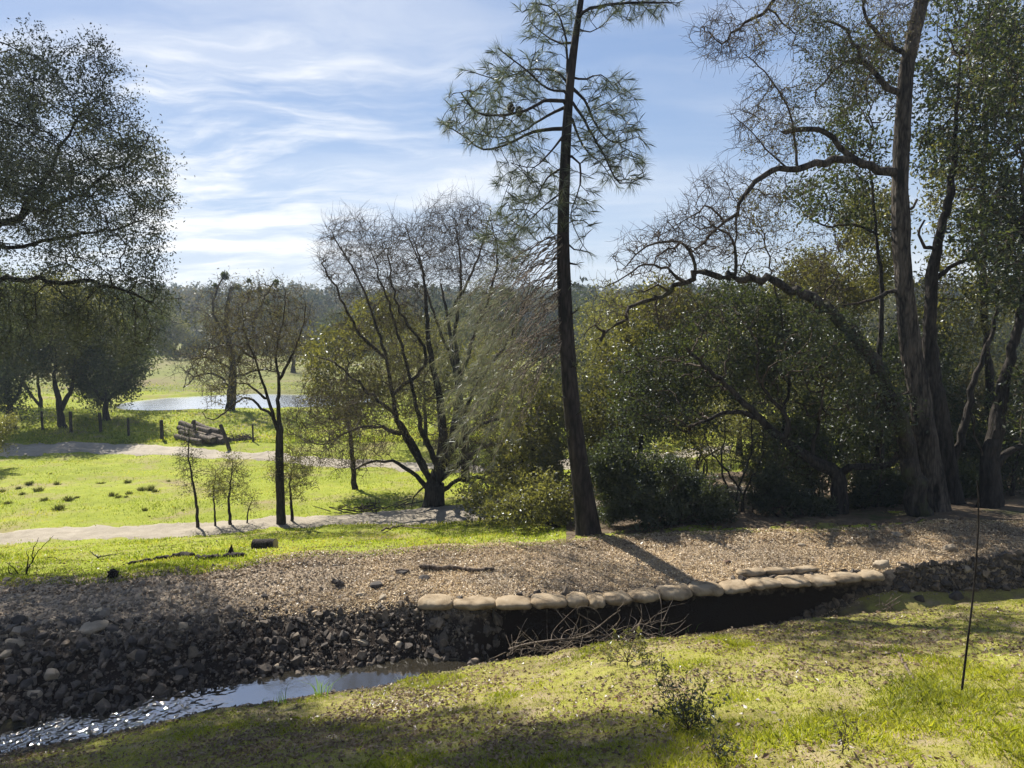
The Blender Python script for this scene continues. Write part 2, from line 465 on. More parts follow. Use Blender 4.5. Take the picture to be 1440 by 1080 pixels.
M_creek = water_mat('creek_water', (0.03, 0.026, 0.018), (1, 1, 1), 6, 0.13, 0.06, 0.42)
M_pond = water_mat('pond_water', (0.03, 0.035, 0.03), (1, 2.5, 1), 1.3, 0.15, 0.13, 0.95)
# creek surface: a strip between its two banks with fine riffles where it runs over stones on the left
t = np.linspace(-1.9, -0.035, 900); nr = 110; f = np.linspace(0, 1, nr)[:, None]
da = bound(t, near_edge) - 0.25; db = bound(t, toe) + 0.3
d = da + (db - da) * f; x = t * d
rif = np.clip((-0.38 - t) / 0.08, 0, 1) * np.clip((t + 0.95) / 0.1, 0, 1)
z = 2.44 + 0.002 * fbm(x, d, 3) + rif * (0.03 * fbm(x, d, 7.0, 4) + 0.022 * fbm(x + 9, d, 20, 4))
z = z - np.clip((-0.52 - t) / 0.2, 0, 1) * 0.06
g = Geo(); g.add(np.stack([x, d, z], -1).reshape(-1, 3), grid_faces(nr, 900))
tag(g.obj('creek_water', M_creek, smooth=True), kind='structure')
a = np.linspace(0, 2 * math.pi, 80, endpoint=False)
ring = np.stack([-20.5 + 13 * np.cos(a), 56.5 + 9 * np.sin(a), np.full(80, POND_Z)], -1)
g = Geo(); g.add(np.concatenate([ring, [[-20.5, 56.5, POND_Z]]]), [(i, (i + 1) % 80, 80) for i in range(80)])
tag(g.obj('pond_water', M_pond), kind='structure')

# ---- the air: thin haze round everything
m, nt, out = new_mat('haze_air')
v = N(nt, 'ShaderNodeVolumePrincipled', {'Color': (0.70, 0.84, 1.0, 1), 'Density': 0.0006, 'Anisotropy': 0.1})
nt.links.new(v.outputs[0], out.inputs['Volume'])
g = Geo(); X0, X1, Y0, Y1, Z0_, Z1_ = -1500.0, 1500.0, -60.0, 680.0, -1.5, 42.0
g.add([(X0, Y0, Z0_), (X1, Y0, Z0_), (X1, Y1, Z0_), (X0, Y1, Z0_), (X0, Y0, Z1_), (X1, Y0, Z1_), (X1, Y1, Z1_), (X0, Y1, Z1_)], [(3, 2, 1, 0), (4, 5, 6, 7), (0, 1, 5, 4), (1, 2, 6, 5), (2, 3, 7, 6), (3, 0, 4, 7)])
tag(g.obj('haze', m), kind='stuff')
# ------------------------------------------------------------------ wood, leaves, trees
def tubes(P, par, Rr, sides_for=((0.11, 26), (0.05, 12), (0.016, 6), (0, 3)), rnd=0.0, lump=0.0, sel=None):
    """one tapered tube along every parent-child link of a branching skeleton"""
    P = np.asarray(P, float); par = np.asarray(par); Rr = np.asarray(Rr, float); n = len(P)
    has = par >= 0
    d = np.zeros_like(P); d[has] = unit(P[has] - P[par[has]])
    best = np.full(n, -1); br = np.full(n, -1.0)
    idx = np.where(has)[0]
    o = idx[np.argsort(Rr[idx], kind='stable')]
    best[par[o]] = o                                    # the thickest child wins
    dm = d.copy()
    hb = best >= 0
    dm[hb] = unit(np.where(has[hb][:, None], d[hb], 0) + d[best[hb]])
    ref = np.array([0.83, 0.52, 0.13])

    def frame(v):
        u = unit(np.cross(v, ref)); return u, np.cross(v, u)
    g = Geo()
    use = has if sel is None else (has & sel)
    k = np.where(use)[0]
    if len(k) == 0: return g
    pk = par[k]
    main = best[pk] == k
    r0 = np.where(main, Rr[pk], np.minimum(Rr[pk], Rr[k] * 1.15)); r1 = Rr[k]
    d0 = np.where(main[:, None], dm[pk], d[k]); d1 = dm[k]
    p0 = P[pk]; p1 = P[k]
    rm = np.maximum(r0, r1)
    hi = 1e9
    for lo, ns in sides_for:
        m = (rm >= lo) & (rm < hi); hi = lo
        if not m.any(): continue
        a = np.arange(ns) * 2 * math.pi / ns
        rings = []
        for pp, dd, rr in ((p0[m], d0[m], r0[m]), (p1[m], d1[m], r1[m])):
            u, v = frame(dd)
            rad = rr[:, None]
            if lump > 0 and lo >= 0.05:
                ca, sa = np.cos(a)[None], np.sin(a)[None]; zz_ = pp[:, 2:3] + pp[:, 0:1] * 0.7
                rad = rad * (1 + lump * 1.3 * (vnoise(ca * 1.3 + zz_ * 1.1 + 9, sa * 1.3 + zz_ * 0.6) - 0.5) + lump * 0.9 * (vnoise(ca * 4.5 + zz_ * 0.9 + 31, sa * 4.5 + 5 - zz_ * 0.5) - 0.5) * (lo >= 0.11))
            rings.append(pp[:, None] + (u[:, None] * np.cos(a)[None, :, None] + v[:, None] * np.sin(a)[None, :, None]) * (rad[..., None] if rad.ndim == 2 and rad.shape[1] == ns else rad[:, :, None]))
        Vv = np.concatenate(rings, 1)                    # m, 2ns, 3
        b = np.arange(m.sum())[:, None] * 2 * ns
        j = np.arange(ns)[None]
        F = np.stack([b + j, b + (j + 1) % ns, b + ns + (j + 1) % ns, b + ns + j], -1).reshape(-1, 4)
        g.add(Vv.reshape(-1, 3), F, rnd)
    return g


def leaves(P, L, wr=0.45, rnd=None, up=0.0, fold=0.25, dirs=None, r=None):
    """rhombic folded leaves at points P"""
    r = r or rng
    n = len(P); L = np.broadcast_to(np.asarray(L, float), (n,)) * r.uniform(0.65, 1.3, n)
    a = runit(n, r) if dirs is None else unit(dirs + runit(n, r) * 0.6)
    q = runit(n, r); q[:, 2] += up
    nn = unit(np.cross(a, q)); b = unit(np.cross(nn, a))
    L = L[:, None]
    lift = nn * L * fold * wr
    V = np.stack([P, P + a * L * 0.5 + b * L * wr * 0.5 + lift, P + a * L, P + a * L * 0.5 - b * L * wr * 0.5 + lift], 1)
    F = np.arange(n * 4).reshape(n, 4)
    g = Geo(); g.add(V.reshape(-1, 3), F, r.random(n) if rnd is None else rnd)
    return g


def catmull(pts, step):
    pts = np.asarray(pts, float)
    if len(pts) == 2:
        n = max(2, int(np.linalg.norm(pts[1] - pts[0]) / step) + 1)
        f = np.linspace(0, 1, n)[:, None]
        return pts[0] + (pts[1] - pts[0]) * f, np.linspace(0, 1, n)
    e = np.concatenate([[2 * pts[0] - pts[1]], pts, [2 * pts[-1] - pts[-2]]])
    out = []; par = []
    m = len(pts) - 1
    for i in range(m):
        p0, p1, p2, p3 = e[i], e[i + 1], e[i + 2], e[i + 3]
        n = max(1, int(round(np.linalg.norm(p2 - p1) / step)))
        t = (np.arange(n) / n)[:, None]
        out.append(0.5 * ((2 * p1) + (-p0 + p2) * t + (2 * p0 - 5 * p1 + 4 * p2 - p3) * t ** 2 + (-p0 + 3 * p1 - 3 * p2 + p3) * t ** 3))
        par.append((i + t[:, 0]) / m)
    out.append(pts[-1:]); par.append(np.array([1.0]))
    return np.concatenate(out), np.concatenate(par)


DENS = 3.2


class Tree:
    def __init__(self, name, label, cat, Y, step=0.2, seed=1, group=None):
        self.name, self.Y, self.step = name, Y, step * 0.8
        self.label, self.cat, self.group = label, cat, group
        self.P = []; self.par = []; self.rm = []; self.twig0 = None
        self.lobes = 0
        self.r = np.random.default_rng(seed)

    def limb(self, pts, w0, w1, gnarl=0.0, ground=False, attach=True):
        """trace a limb in photo pixels: (px, py, depth offset in metres); widths in photo pixels"""
        q = np.array([W(p[0], p[1], self.Y + (p[2] if len(p) > 2 else 0)) for p in pts])
        if ground: q[0, 2] = H(q[0, 0], q[0, 1]) - 0.12
        return self.limb3(q, px_m(w0, self.Y) / 2, px_m(w1, self.Y) / 2, gnarl, attach)

    def limb3(self, q, r0, r1, gnarl=0.0, attach=True, taper=0.7):
        c, f = catmull(q, self.step)
        if gnarl: c[1:-1] += self.r.normal(size=(len(c) - 2, 3)) * gnarl * self.step
        rad = r0 + (r1 - r0) * f ** taper
        if self.P and attach:
            A = np.array(self.P); k = int(np.argmin(((A - c[0]) ** 2).sum(1)))
            prev = k; start = 0
            if np.linalg.norm(A[k] - c[0]) < 0.3 * self.step: start = 1
        else: prev = -1; start = 0
        for i in range(start, len(c)):
            self.P.append(c[i]); self.par.append(prev); self.rm.append(rad[i]); prev = len(self.P) - 1

    def attract(self, ells):
        out = []
        for (px, py, rx, ry, dY, rY, n) in ells:
            n = int(n * DENS)
            v = runit(n, self.r) * (self.r.random((n, 1)) ** 0.42)
            if self.lobes:      # crowns are made of separate boughs: gather the shoots in lobes
                c = runit(self.lobes, self.r) * (self.r.random((self.lobes, 1)) ** 0.33) * 0.86
                v = np.where(self.r.random((n, 1)) < 0.88, c[self.r.integers(0, self.lobes, n)] + v * 0.33, v)
            Y = self.Y + dY + v[:, 2] * rY
            out.append(W(px + rx * v[:, 0], py + ry * v[:, 1], Y))
        A = np.concatenate(out)
        return A[A[:, 2] > H(A[:, 0], A[:, 1]) + 0.15]

    def grow(self, ells, kill=2.0, iters=90, jit=0.35, up=0.0, infl=1e9, frm=0):
        A = self.attract(ells); st = self.step
        P = np.array(self.P); par = list(self.par); n0 = len(P)
        near = np.zeros(len(A), int); nd = np.full(len(A), 1e18)
        def upd(lo):
            nonlocal near, nd
            Q = P[lo:]
            for s in range(0, len(Q), 400):
                D = ((A[:, None] - Q[None, s:s + 400]) ** 2).sum(-1)
                k = D.argmin(1); dd = D[np.arange(len(A)), k]
                b = dd < nd
                near[b] = lo + s + k[b]; nd[b] = dd[b]
        upd(frm)
        alive = np.ones(len(A), bool)
        for it in range(iters):
            alive &= nd > (kill * st) ** 2
            m = alive & (nd < infl ** 2)
            if not m.any(): break
            nodes, inv = np.unique(near[m], return_inverse=True)
            d = np.zeros((len(nodes), 3)); np.add.at(d, inv, unit(A[m] - P[near[m]]))
            d = unit(d) + self.r.normal(size=d.shape) * jit; d[:, 2] += up
            new = P[nodes] + unit(d) * st
            ok = np.ones(len(new), bool)
            lo = max(0, len(P) - 3000)
            for s in range(0, len(new), 200):
                D = ((new[s:s + 200, None] - P[None, lo:]) ** 2).sum(-1).min(1)
                ok[s:s + 200] = D > (0.35 * st) ** 2
            if not ok.any(): continue
            lo = len(P); P = np.concatenate([P, new[ok]]); par += list(nodes[ok])
            upd(lo)
        self.P = list(P); self.par = par; self.rm += [0.0] * (len(P) - n0)

    def radii(self, tip=0.006, e=2.3, cap=0.75):
        n = len(self.P); par = np.array(self.par); s = np.zeros(n)
        for i in range(n - 1, -1, -1):
            if s[i] == 0: s[i] = tip ** e
            if par[i] >= 0: s[par[i]] += s[i]
        r = s ** (1 / e); rm = np.array(self.rm)
        R_ = np.where(rm > 0, rm, r)
        for i in range(n):
            if rm[i] > 0 and par[i] >= 0: R_[i] = min(R_[i], R_[par[i]])
            if rm[i] == 0 and par[i] >= 0: R_[i] = min(R_[i], max(cap * R_[par[i]] if rm[par[i]] > 0 else R_[par[i]], tip))
        self.R = R_
        return self

    def twigs(self, n=2, L=0.3, rad=0.004, thr=0.012, droop=0.0, spread=0.9, seg=3, up=0.0, curl=0.35):
        P = np.array(self.P); par = np.array(self.par)
        d = np.zeros_like(P); h = par >= 0; d[h] = unit(P[h] - P[par[h]])
        base = np.where((self.R < thr) & h)[0]
        base = np.repeat(base, n)
        base = base[self.r.random(len(base)) < 0.9]
        k = len(base); Lk = L * self.r.uniform(0.45, 1.35, k)[:, None] / seg
        cur = P[base]; di = unit(d[base] + runit(k, self.r) * spread); di[:, 2] += up - droop
        idx = base; self.twig0 = len(P)
        nP = [P]; npar = [par]; nR = [self.R]; cnt = len(P)
        for s in range(seg):
            di = unit(di + runit(k, self.r) * curl); di[:, 2] -= droop * 0.5
            cur = cur + unit(di) * Lk
            nP.append(cur); npar.append(idx); nR.append(np.full(k, rad * (1 - 0.25 * s)))
            idx = np.arange(cnt, cnt + k); cnt += k
        self.P = np.concatenate(nP); self.par = np.concatenate(npar); self.R = np.concatenate(nR)
        return self

    def flare(self, amt=0.5, hgt=0.5):
        b = np.array(self.P)[0, 2]
        h = np.array(self.P)[:, 2] - b
        lim = np.array(self.R) > 0.4 * self.R[0]
        self.R = np.where(lim, self.R * (1 + amt * np.exp(-np.maximum(h, 0) / hgt)), self.R)
        return self

    def root(self):
        p = np.array(self.P[0]); self.o = empty(self.name, (p[0], p[1], p[2] + 0.12))
        tag(self.o, self.label, self.cat, self.group)
        return self.o

    def wood(self, mat, thick=0.03, mat2=None, lump=0.2, rmin=0.0, names=('trunk', 'branches')):
        P, par, R_ = np.array(self.P), np.array(self.par), np.maximum(self.R, rmin)
        big = (R_ >= thick)
        g = tubes(P, par, R_, lump=lump, sel=big)
        if g.n: g.obj(names[0], mat, self.o, smooth=True)
        g = tubes(P, par, R_, sel=~big)
        if g.n: g.obj(names[1], mat2 or mat, self.o, smooth=True)
        return self

    def tips(self, thr=0.01):
        return np.where((np.array(self.R) < thr))[0]

    def foliage(self, mat, n, L, sp=0.12, wr=0.45, thr=0.01, name='foliage', mask=None, up=0.0, frac=1.0, fold=0.25):
        P = np.array(self.P); k = self.tips(thr)
        if mask is not None: k = k[mask(P[k])]
        if frac < 1: k = k[self.r.random(len(k)) < frac]
        if len(k) == 0: return self
        k = k[self.r.random(len(k)) < 0.55]
        b = self.r.choice(k, n)
        pts = P[b] + self.r.normal(size=(n, 3)) * sp
        # shoots carry leaves of like age: colour runs with the shoot
        shoot = (np.sin(b * 12.9898) * 43758.5453) % 1.0
        rn = np.clip(0.6 * shoot + 0.4 * self.r.random(n), 0, 1)
        leaves(pts, L, wr, rn, up, fold, r=self.r).obj(name, mat, self.o)
        return self


# ------------------------------------------------------------------ materials of the wood
B_dark = bark_mat('bark_dark_oak', (0.012, 0.010, 0.008), (0.05, 0.042, 0.035), 9, 1.0)
B_grey = bark_mat('bark_grey_oak', (0.012, 0.010, 0.008), (0.10, 0.084, 0.068), 8, 1.5)
B_pine = bark_mat('bark_pine', (0.010, 0.008, 0.007), (0.045, 0.036, 0.032), 7, 0.9)
B_moss = bark_mat('bark_mossy_oak', (0.014, 0.012, 0.010), (0.06, 0.05, 0.04), 9, 1.0, moss=(0.045, 0.05, 0.016))
B_twig = bark_mat('twig_bark', (0.026, 0.019, 0.013), (0.09, 0.07, 0.05), 14, 0.3)
B_twiggrey = bark_mat('twig_bark_pale', (0.07, 0.055, 0.042), (0.22, 0.18, 0.14), 14, 0.3)
L_live = leaf_mat('live_oak_leaf', [(0.016, 0.023, 0.009), (0.032, 0.042, 0.016), (0.062, 0.072, 0.026)], gloss=0.03, rough=0.5)
L_liveg = leaf_mat('live_oak_leaf_waxy', [(0.016, 0.023, 0.010), (0.032, 0.042, 0.018), (0.062, 0.072, 0.030)], gloss=0.035, rough=0.45)
L_olive = leaf_mat('olive_leaf', [(0.05, 0.052, 0.022), (0.08, 0.08, 0.032), (0.125, 0.115, 0.045)], gloss=0.035, tmix=0.5)
L_brown = leaf_mat('brown_leaf', [(0.045, 0.040, 0.026), (0.068, 0.060, 0.036), (0.10, 0.092, 0.05)], gloss=0.025, tmix=0.4)
L_pale = leaf_mat('pale_leaf', [(0.065, 0.068, 0.03), (0.10, 0.10, 0.042), (0.15, 0.145, 0.065)], gloss=0.035, tmix=0.5)
L_needle = leaf_mat('needle', [(0.035, 0.048, 0.028), (0.06, 0.075, 0.045), (0.10, 0.11, 0.065)], gloss=0.05, tmix=0.3)
L_needlegrey = leaf_mat('grey_needle', [(0.11, 0.125, 0.085), (0.16, 0.175, 0.125), (0.22, 0.22, 0.165)], gloss=0.04, tmix=0.3, tcol=(1.5, 1.5, 1.05))
L_far = leaf_mat('far_leaf', [(0.022, 0.030, 0.020), (0.036, 0.043, 0.028), (0.052, 0.054, 0.034)], gloss=0.0, tmix=0.25)
OAK = 'tree'
L_leftoak = leaf_mat('grey_oak_leaf', [(0.036, 0.044, 0.032), (0.06, 0.068, 0.05), (0.10, 0.108, 0.075)], gloss=0.03, rough=0.5, tmix=0.28, tcol=(1.6, 1.65, 1.0))
# ================================================================== left foreground live oak (trunk just outside the frame)
T = Tree('live_oak', 'large backlit live oak overhanging the upper left of the view, its trunk out of sight', OAK, 13.5, 0.24, 21)
T.lobes = 22
T.limb([(-260, 760), (-235, 640), (-200, 520), (-160, 430)], 52, 38, 0.05, ground=True)
T.limb([(-160, 430), (-60, 405), (40, 392), (150, 400, -0.5), (215, 425, -0.8)], 15, 2, 0.25)
T.limb([(-160, 430), (-60, 340), (30, 300), (75, 235), (120, 150)], 20, 2, 0.2)
T.limb([(-200, 520), (-190, 360), (-150, 220), (-90, 110), (-40, 40)], 34, 6, 0.12)
T.limb([(30, 300), (90, 285), (160, 240), (210, 190)], 8, 2, 0.2)
T.limb([(-60, 340), (30, 345), (120, 330), (200, 310)], 9, 2, 0.2)
T.grow([(20, 195, 200, 165, -0.6, 3.8, 1000), (130, 300, 125, 100, -0.3, 2.0, 420), (-110, 240, 220, 210, 0, 3.5, 420), (140, 405, 120, 50, -0.6, 1.4, 300), (40, 455, 120, 60, 0.2, 1.5, 330), (180, 465, 75, 55, 0.2, 1.2, 190), (232, 240, 22, 14, 0, 0.3, 8)], jit=0.45)
T.radii(0.006, 2.35).twigs(2, 0.34, 0.0035, 0.012).flare()
T.root(); T.wood(B_dark, 0.035)
T.foliage(L_leftoak, 105000, 0.052, 0.085)

# a taller oak beyond the left edge: its shade lies over the foreground
T = Tree('tall_oak', 'tall oak rising beyond the upper left edge, its shade lying over the foreground grass', OAK, 17.0, 0.3, 23); T.lobes = 12
T.limb3(np.array([[-14.6, 17.5, 1.6], [-14.2, 17.4, 6], [-13.6, 17.2, 11], [-12.6, 17, 15.6], [-11.6, 16.8, 18.5]]), 0.3, 0.08, 0.1)
T.limb3(np.array([[-12.6, 17, 15.6], [-10.8, 16.8, 17.0], [-9.2, 16.6, 18.2]]), 0.1, 0.03, 0.1)
T.grow([(40, -215, 175, 92, 0, 2.6, 620), (-90, -230, 130, 90, 0, 2.5, 240), (120, -330, 150, 95, 0, 2.2, 420)], kill=1.8, jit=0.4); T.radii(0.007, 2.35).twigs(2, 0.4, 0.004, 0.012).flare()
T.root(); T.wood(B_dark, 0.035, B_twig); T.foliage(L_leftoak, 34000, 0.10, 0.14)

# ================================================================== tall pine in the middle
PINE_Y = 13.0
T = Tree('pine', 'tall dark-trunked pine standing on the far edge of the gravel berm, topmost of the trees', 'pine', PINE_Y, 0.2, 5)
T.limb([(829, 764), (816, 660), (803, 560), (795, 450), (792, 350), (794, 250), (799, 150), (807, 70), (817, 0), (826, -80), (832, -160)], 33, 4, 0.0, ground=True)
nt0 = len(T.P)
br = [  # branches seen against the sky: pixel path, widths
    ([(793, 142), (765, 142), (740, 155), (700, 162), (670, 158), (648, 130)], 6, 2, -0.4),
    ([(792, 152), (760, 168), (735, 185), (700, 193), (660, 186)], 5, 1.5, 0.5),
    ([(792, 181), (750, 185), (715, 202), (680, 210), (650, 190), (620, 172)], 6, 1.5, 0.2),
    ([(793, 128), (770, 125), (742, 100), (715, 80), (700, 68)], 4, 1.5, -0.6),
    ([(800, 120), (780, 100), (745, 98), (700, 110), (650, 98)], 4, 1.5, 0.6),
    ([(798, 112), (797, 70), (790, 30), (770, 8), (745, 5)], 4, 1.5, 0.3),
    ([(793, 190), (775, 212), (750, 235), (722, 230)], 4, 1.3, -0.5),
    ([(793, 235), (770, 250), (748, 285), (715, 280)], 4, 1.2, 0.5),
    ([(792, 272), (770, 285), (745, 310), (725, 330)], 3.5, 1.2, -0.3),
    ([(806, 125), (822, 140), (838, 175), (862, 200), (900, 192)], 5, 1.5, 0.3),
    ([(806, 145), (822, 170), (845, 210), (872, 258), (905, 248)], 5, 1.5, -0.4),
    ([(805, 168), (820, 205), (850, 235), (870, 265)], 4, 1.2, 0.6),
    ([(804, 220), (815, 230), (816, 260), (805, 290), (802, 310)], 4, 1.3, -0.3),
    ([(803, 300), (808, 320), (820, 345), (832, 360)], 2.5, 1, 0.2),
    ([(812, 25), (830, 12), (870, 5), (915, 4), (955, 4)], 6, 2, -0.3),
    ([(811, 40), (830, 45), (848, 35)], 3, 1.2, 0.4),
    ([(803, 108), (825, 112), (845, 105), (870, 130)], 4, 1.2, 0.2),
    ([(806, 60), (790, 62), (760, 45), (745, 30)], 4, 1.4, 0.5),
    ([(824, -40), (860, -50), (900, -30), (940, -12)], 5, 1.5, 0.4),
    ([(822, -30), (790, -50), (755, -40)], 5, 1.5, -0.4),
    ([(828, -90), (850, -120), (880, -110)], 4, 1.5, 0.1), ([(828, -90), (800, -110), (780, -100)], 4, 1.5, 0.1),
    ([(792, 330), (770, 335), (748, 350), (730, 380)], 3, 1.2, 0.1),
]
for p, w0, w1, dy in br:
    T.limb([(x, y, dy * 2.2 * min(1, abs(x - 800) / 90)) for x, y in p], w0, w1, 0.03)
for (px, py, ex, ey) in ((806, 585, 818, 578), (799, 560, 786, 556), (797, 520, 812, 512), (790, 470, 776, 478), (799, 440, 812, 436), (797, 395, 808, 402), (809, 620, 796, 612), (815, 660, 828, 652), (800, 370, 812, 372), (801, 345, 815, 352)):
    T.limb([(px, py), ((px + ex) / 2, (py + ey) / 2 + 1, -0.15), (ex, ey, -0.3)], 3.5, 1.8, 0.1)
nt1 = len(T.P)
T.grow([(690, 165, 80, 52, -0.2, 1.5, 210), (735, 110, 70, 45, 0.2, 1.5, 120), (780, 30, 55, 42, 0.2, 1.2, 90), (745, 265, 60, 68, 0, 1.4, 150), (855, 190, 58, 58, 0, 1.3, 170), (880, 235, 34, 34, -0.2, 0.9, 55), (890, 10, 75, 26, 0, 1.0, 80),
        (860, 130, 40, 35, 0.2, 1.0, 55), (815, 290, 30, 50, 0, 0.8, 35), (715, 330, 45, 45, 0, 1.2, 60), (830, -110, 110, 60, 0, 1.4, 120)], kill=1.25, jit=0.22, frm=nt0, iters=60)
T.radii(0.0055, 2.5).flare(0.25, 0.5)
T.root(); T.wood(B_pine, 0.022, lump=0.10)
P = np.array(T.P); par = np.array(T.par)
child = np.zeros(len(P), int); np.add.at(child, par[par >= 0], 1)
mask = (np.arange(len(P)) >= nt0) & (T.R < 0.012) & ((child == 0) | (T.r.random(len(P)) < 0.3))
k = np.where(mask)[0]
dirs = unit(P[k] - P[par[k]])


def needles(k, P, dirs, per, L, w, spread=0.9, back=0.1, droop=0.0, r=rng):
    b = np.repeat(np.arange(len(k)), per); n = len(b)
    dd = unit(dirs[b] + runit(n, r) * spread); dd[:, 2] -= droop
    base = P[k][b] - dirs[b] * r.uniform(0, back, n)[:, None]
    Ln = L * r.uniform(0.6, 1.15, n)[:, None]
    side = unit(np.cross(dd, runit(n, r))) * w
    mid = base + dd * Ln * 0.5 + side * 0
    tip = base + unit(dd + np.array([0, 0, -0.18])) * Ln
    V = np.stack([base - side * 0.5, base + side * 0.5, mid + side * 0.5, tip, mid - side * 0.5], 1).reshape(-1, 3)
    g = Geo(); g.add(V, np.arange(n * 5).reshape(n, 5), r.random(n)); return g


needles(k, P, dirs, 32, 0.26, 0.0034, 0.8, 0.12, r=T.r).obj('needles', L_needle, T.o)
# two cones
for (px, py) in ((730, 157), (718, 152)):
    c = W(px, py, PINE_Y - 0.4); g = Geo()
    u = np.linspace(0, math.pi, 14)[:, None]; v = np.linspace(0, 2 * math.pi, 14, endpoint=False)[None]
    rr = 0.055 * np.sin(u) ** 0.8 * (1 + 0.25 * np.sin(v * 6 + u * 9) * np.sin(u))
    g.add(np.stack([c[0] + rr * np.cos(v), c[1] + rr * np.sin(v), c[2] + 0.09 * np.cos(u) + 0 * v], -1).reshape(-1, 3), grid_faces(14, 14, True)); g.obj('cone', B_twig, T.o)
# the low, wilted boughs sweeping down to the left
D = Tree('x', '', '', PINE_Y, 0.16, 77)
rr_ = np.random.default_rng(9)
D.limb([(795, 480), (793, 400), (792, 320)], 12, 12)
for i in range(105):
    sx_ = 793; sy = rr_.uniform(318, 500); f = rr_.random()
    ex = rr_.uniform(612, 740) + (sy - 400) * 0.1; ey = sy + rr_.uniform(90, 215) * (1 - 0.25 * (ex - 612) / 130)
    if ey > 668: ey = 668 - rr_.uniform(0, 40)
    dy = rr_.uniform(-1.6, 1.3)
    mx = sx_ + (ex - sx_) * 0.45; my = sy + (ey - sy) * 0.30
    D.limb([(sx_, sy, 0), (mx, my, dy * 0.6), (sx_ + (ex - sx_) * 0.8, sy + (ey - sy) * 0.70, dy * 0.9), (ex, ey, dy)], 1.7, 0.6, 0.22)
D.radii()
P = np.array(D.P); par = np.array(D.par); R0 = D.R
g = tubes(P, par, R0, sel=np.array(R0) < 0.03); g.obj('drooping_boughs', B_twiggrey, T.o, smooth=True)
frac = (795 - (P[:, 0] / P[:, 1] * FPX + 720)) / 180
k = np.where((R0 < 0.03) & (par >= 0) & (frac > 0.35) & (rr_.random(len(P)) < np.clip(frac * 1.9 - 0.45, 0.12, 1)))[0]
dirs = unit(unit(P[k] - P[par[k]]) + np.array([-0.2, 0, -0.25]))
needles(k, P, dirs, 13, 0.2, 0.0036, 0.85, 0.1, r=rr_).obj('drooping_needles', L_needlegrey, T.o)

# ================================================================== bare oaks in the middle
T = Tree('bare_oak', 'broad many-stemmed bare oak with low crooked limbs beside the dirt road, left of the pine', OAK, 21.0, 0.24, 31)
T.limb([(610, 738), (611, 705), (612, 672)], 26, 26, 0.02, ground=True)
T.limb([(606, 676), (585, 640), (562, 600), (552, 555), (543, 505), (528, 455), (508, 400), (480, 350), (462, 320)], 10, 1.2, 0.06)
T.limb([(616, 675), (622, 620), (618, 560), (606, 500), (600, 440), (596, 390), (584, 340)], 18, 1.3, 0.06)
T.limb([(622, 660), (636, 610), (645, 540), (640, 470), (648, 410), (646, 360), (640, 310)], 12, 1.3, 0.06)
T.limb([(612, 650), (592, 600), (578, 540), (560, 470), (538, 400), (520, 350)], 9, 1.3, 0.1)
T.limb([(630, 640), (660, 560), (700, 500), (730, 450), (745, 400)], 8, 1.3, 0.1)
T.limb([(600, 660), (560, 590), (510, 545), (470, 510), (440, 500)], 8, 1.3, 0.12)
T.limb([(645, 540), (668, 470), (690, 410), (700, 360), (690, 310)], 7, 1.5, 0.08)
T.limb([(543, 505), (505, 470), (480, 420), (452, 370)], 6, 2, 0.1)
T.limb([(552, 555), (600, 505), (560, 430), (545, 360)], 7, 2, 0.1)
T.limb([(604, 690), (585, 668), (560, 652), (530, 648), (500, 660)], 9, 2.5, 0.12)
T.limb([(562, 610), (530, 600), (495, 606), (455, 625)], 7, 2, 0.12)
T.limb([(620, 690), (655, 672), (690, 678), (715, 690)], 8, 2.5, 0.1)
T.limb([(622, 672), (660, 640), (700, 622), (745, 618)], 9, 2.5, 0.12)
T.limb([(630, 640), (670, 600), (720, 585), (770, 590)], 8, 2, 0.12)
T.limb([(590, 690), (582, 700), (578, 715)], 3, 1.2, 0.1)
T.grow([(500, 360, 62, 68, 0, 2.0, 760), (560, 385, 50, 85, 0.4, 1.8, 420), (640, 345, 70, 62, 0, 2.0, 600), (700, 400, 60, 95, 0.4, 1.8, 230), (480, 600, 88, 66, -0.3, 2.2, 900), (560, 560, 60, 70, -0.8, 1.4, 170),
        (690, 620, 85, 58, -0.2, 2.2, 520), (545, 470, 85, 80, 0, 1.6, 210)], kill=1.7, jit=0.5, up=0.05)
T.radii(0.0058, 2.35).twigs(4, 0.5, 0.0036, 0.012, up=0.1).flare(0.35, 0.5)
T.root(); T.wood(B_dark, 0.035, B_twig)
T.foliage(L_brown, 14760, 0.05, 0.06, name='dry_leaves', mask=lambda p: p[:, 2] < 7.0)
T.foliage(L_pale, 900, 0.06, 0.08, name='trunk_shoots', thr=9, mask=lambda p: (np.abs(p[:, 0] / p[:, 1] * FPX + 720 - 612) < 30) & (p[:, 2] < 2.9) & (p[:, 2] > 1.9))

T = Tree('bare_oak', 'tall bare oak with a rounded twiggy crown standing behind the many-stemmed oak', OAK, 27.0, 0.3, 33)
T.limb([(655, 690), (652, 600), (640, 520), (630, 450), (620, 400)], 14, 2.5, 0.05, ground=True)
T.limb([(640, 520), (610, 440), (590, 370), (570, 320)], 5, 1.2, 0.08)
T.limb([(630, 450), (660, 390), (680, 340), (690, 290)], 5, 1.2, 0.08)
T.grow([(640, 340, 72, 72, 0, 2.4, 420), (560, 365, 62, 52, 0.5, 2.2, 270), (705, 350, 45, 60, 0, 2, 180)], kill=1.6, jit=0.4, up=0.08)
T.radii(0.0062, 2.35).twigs(4, 0.6, 0.0042, 0.013, up=0.15)
T.root(); T.wood(B_dark, 0.04, B_twig)

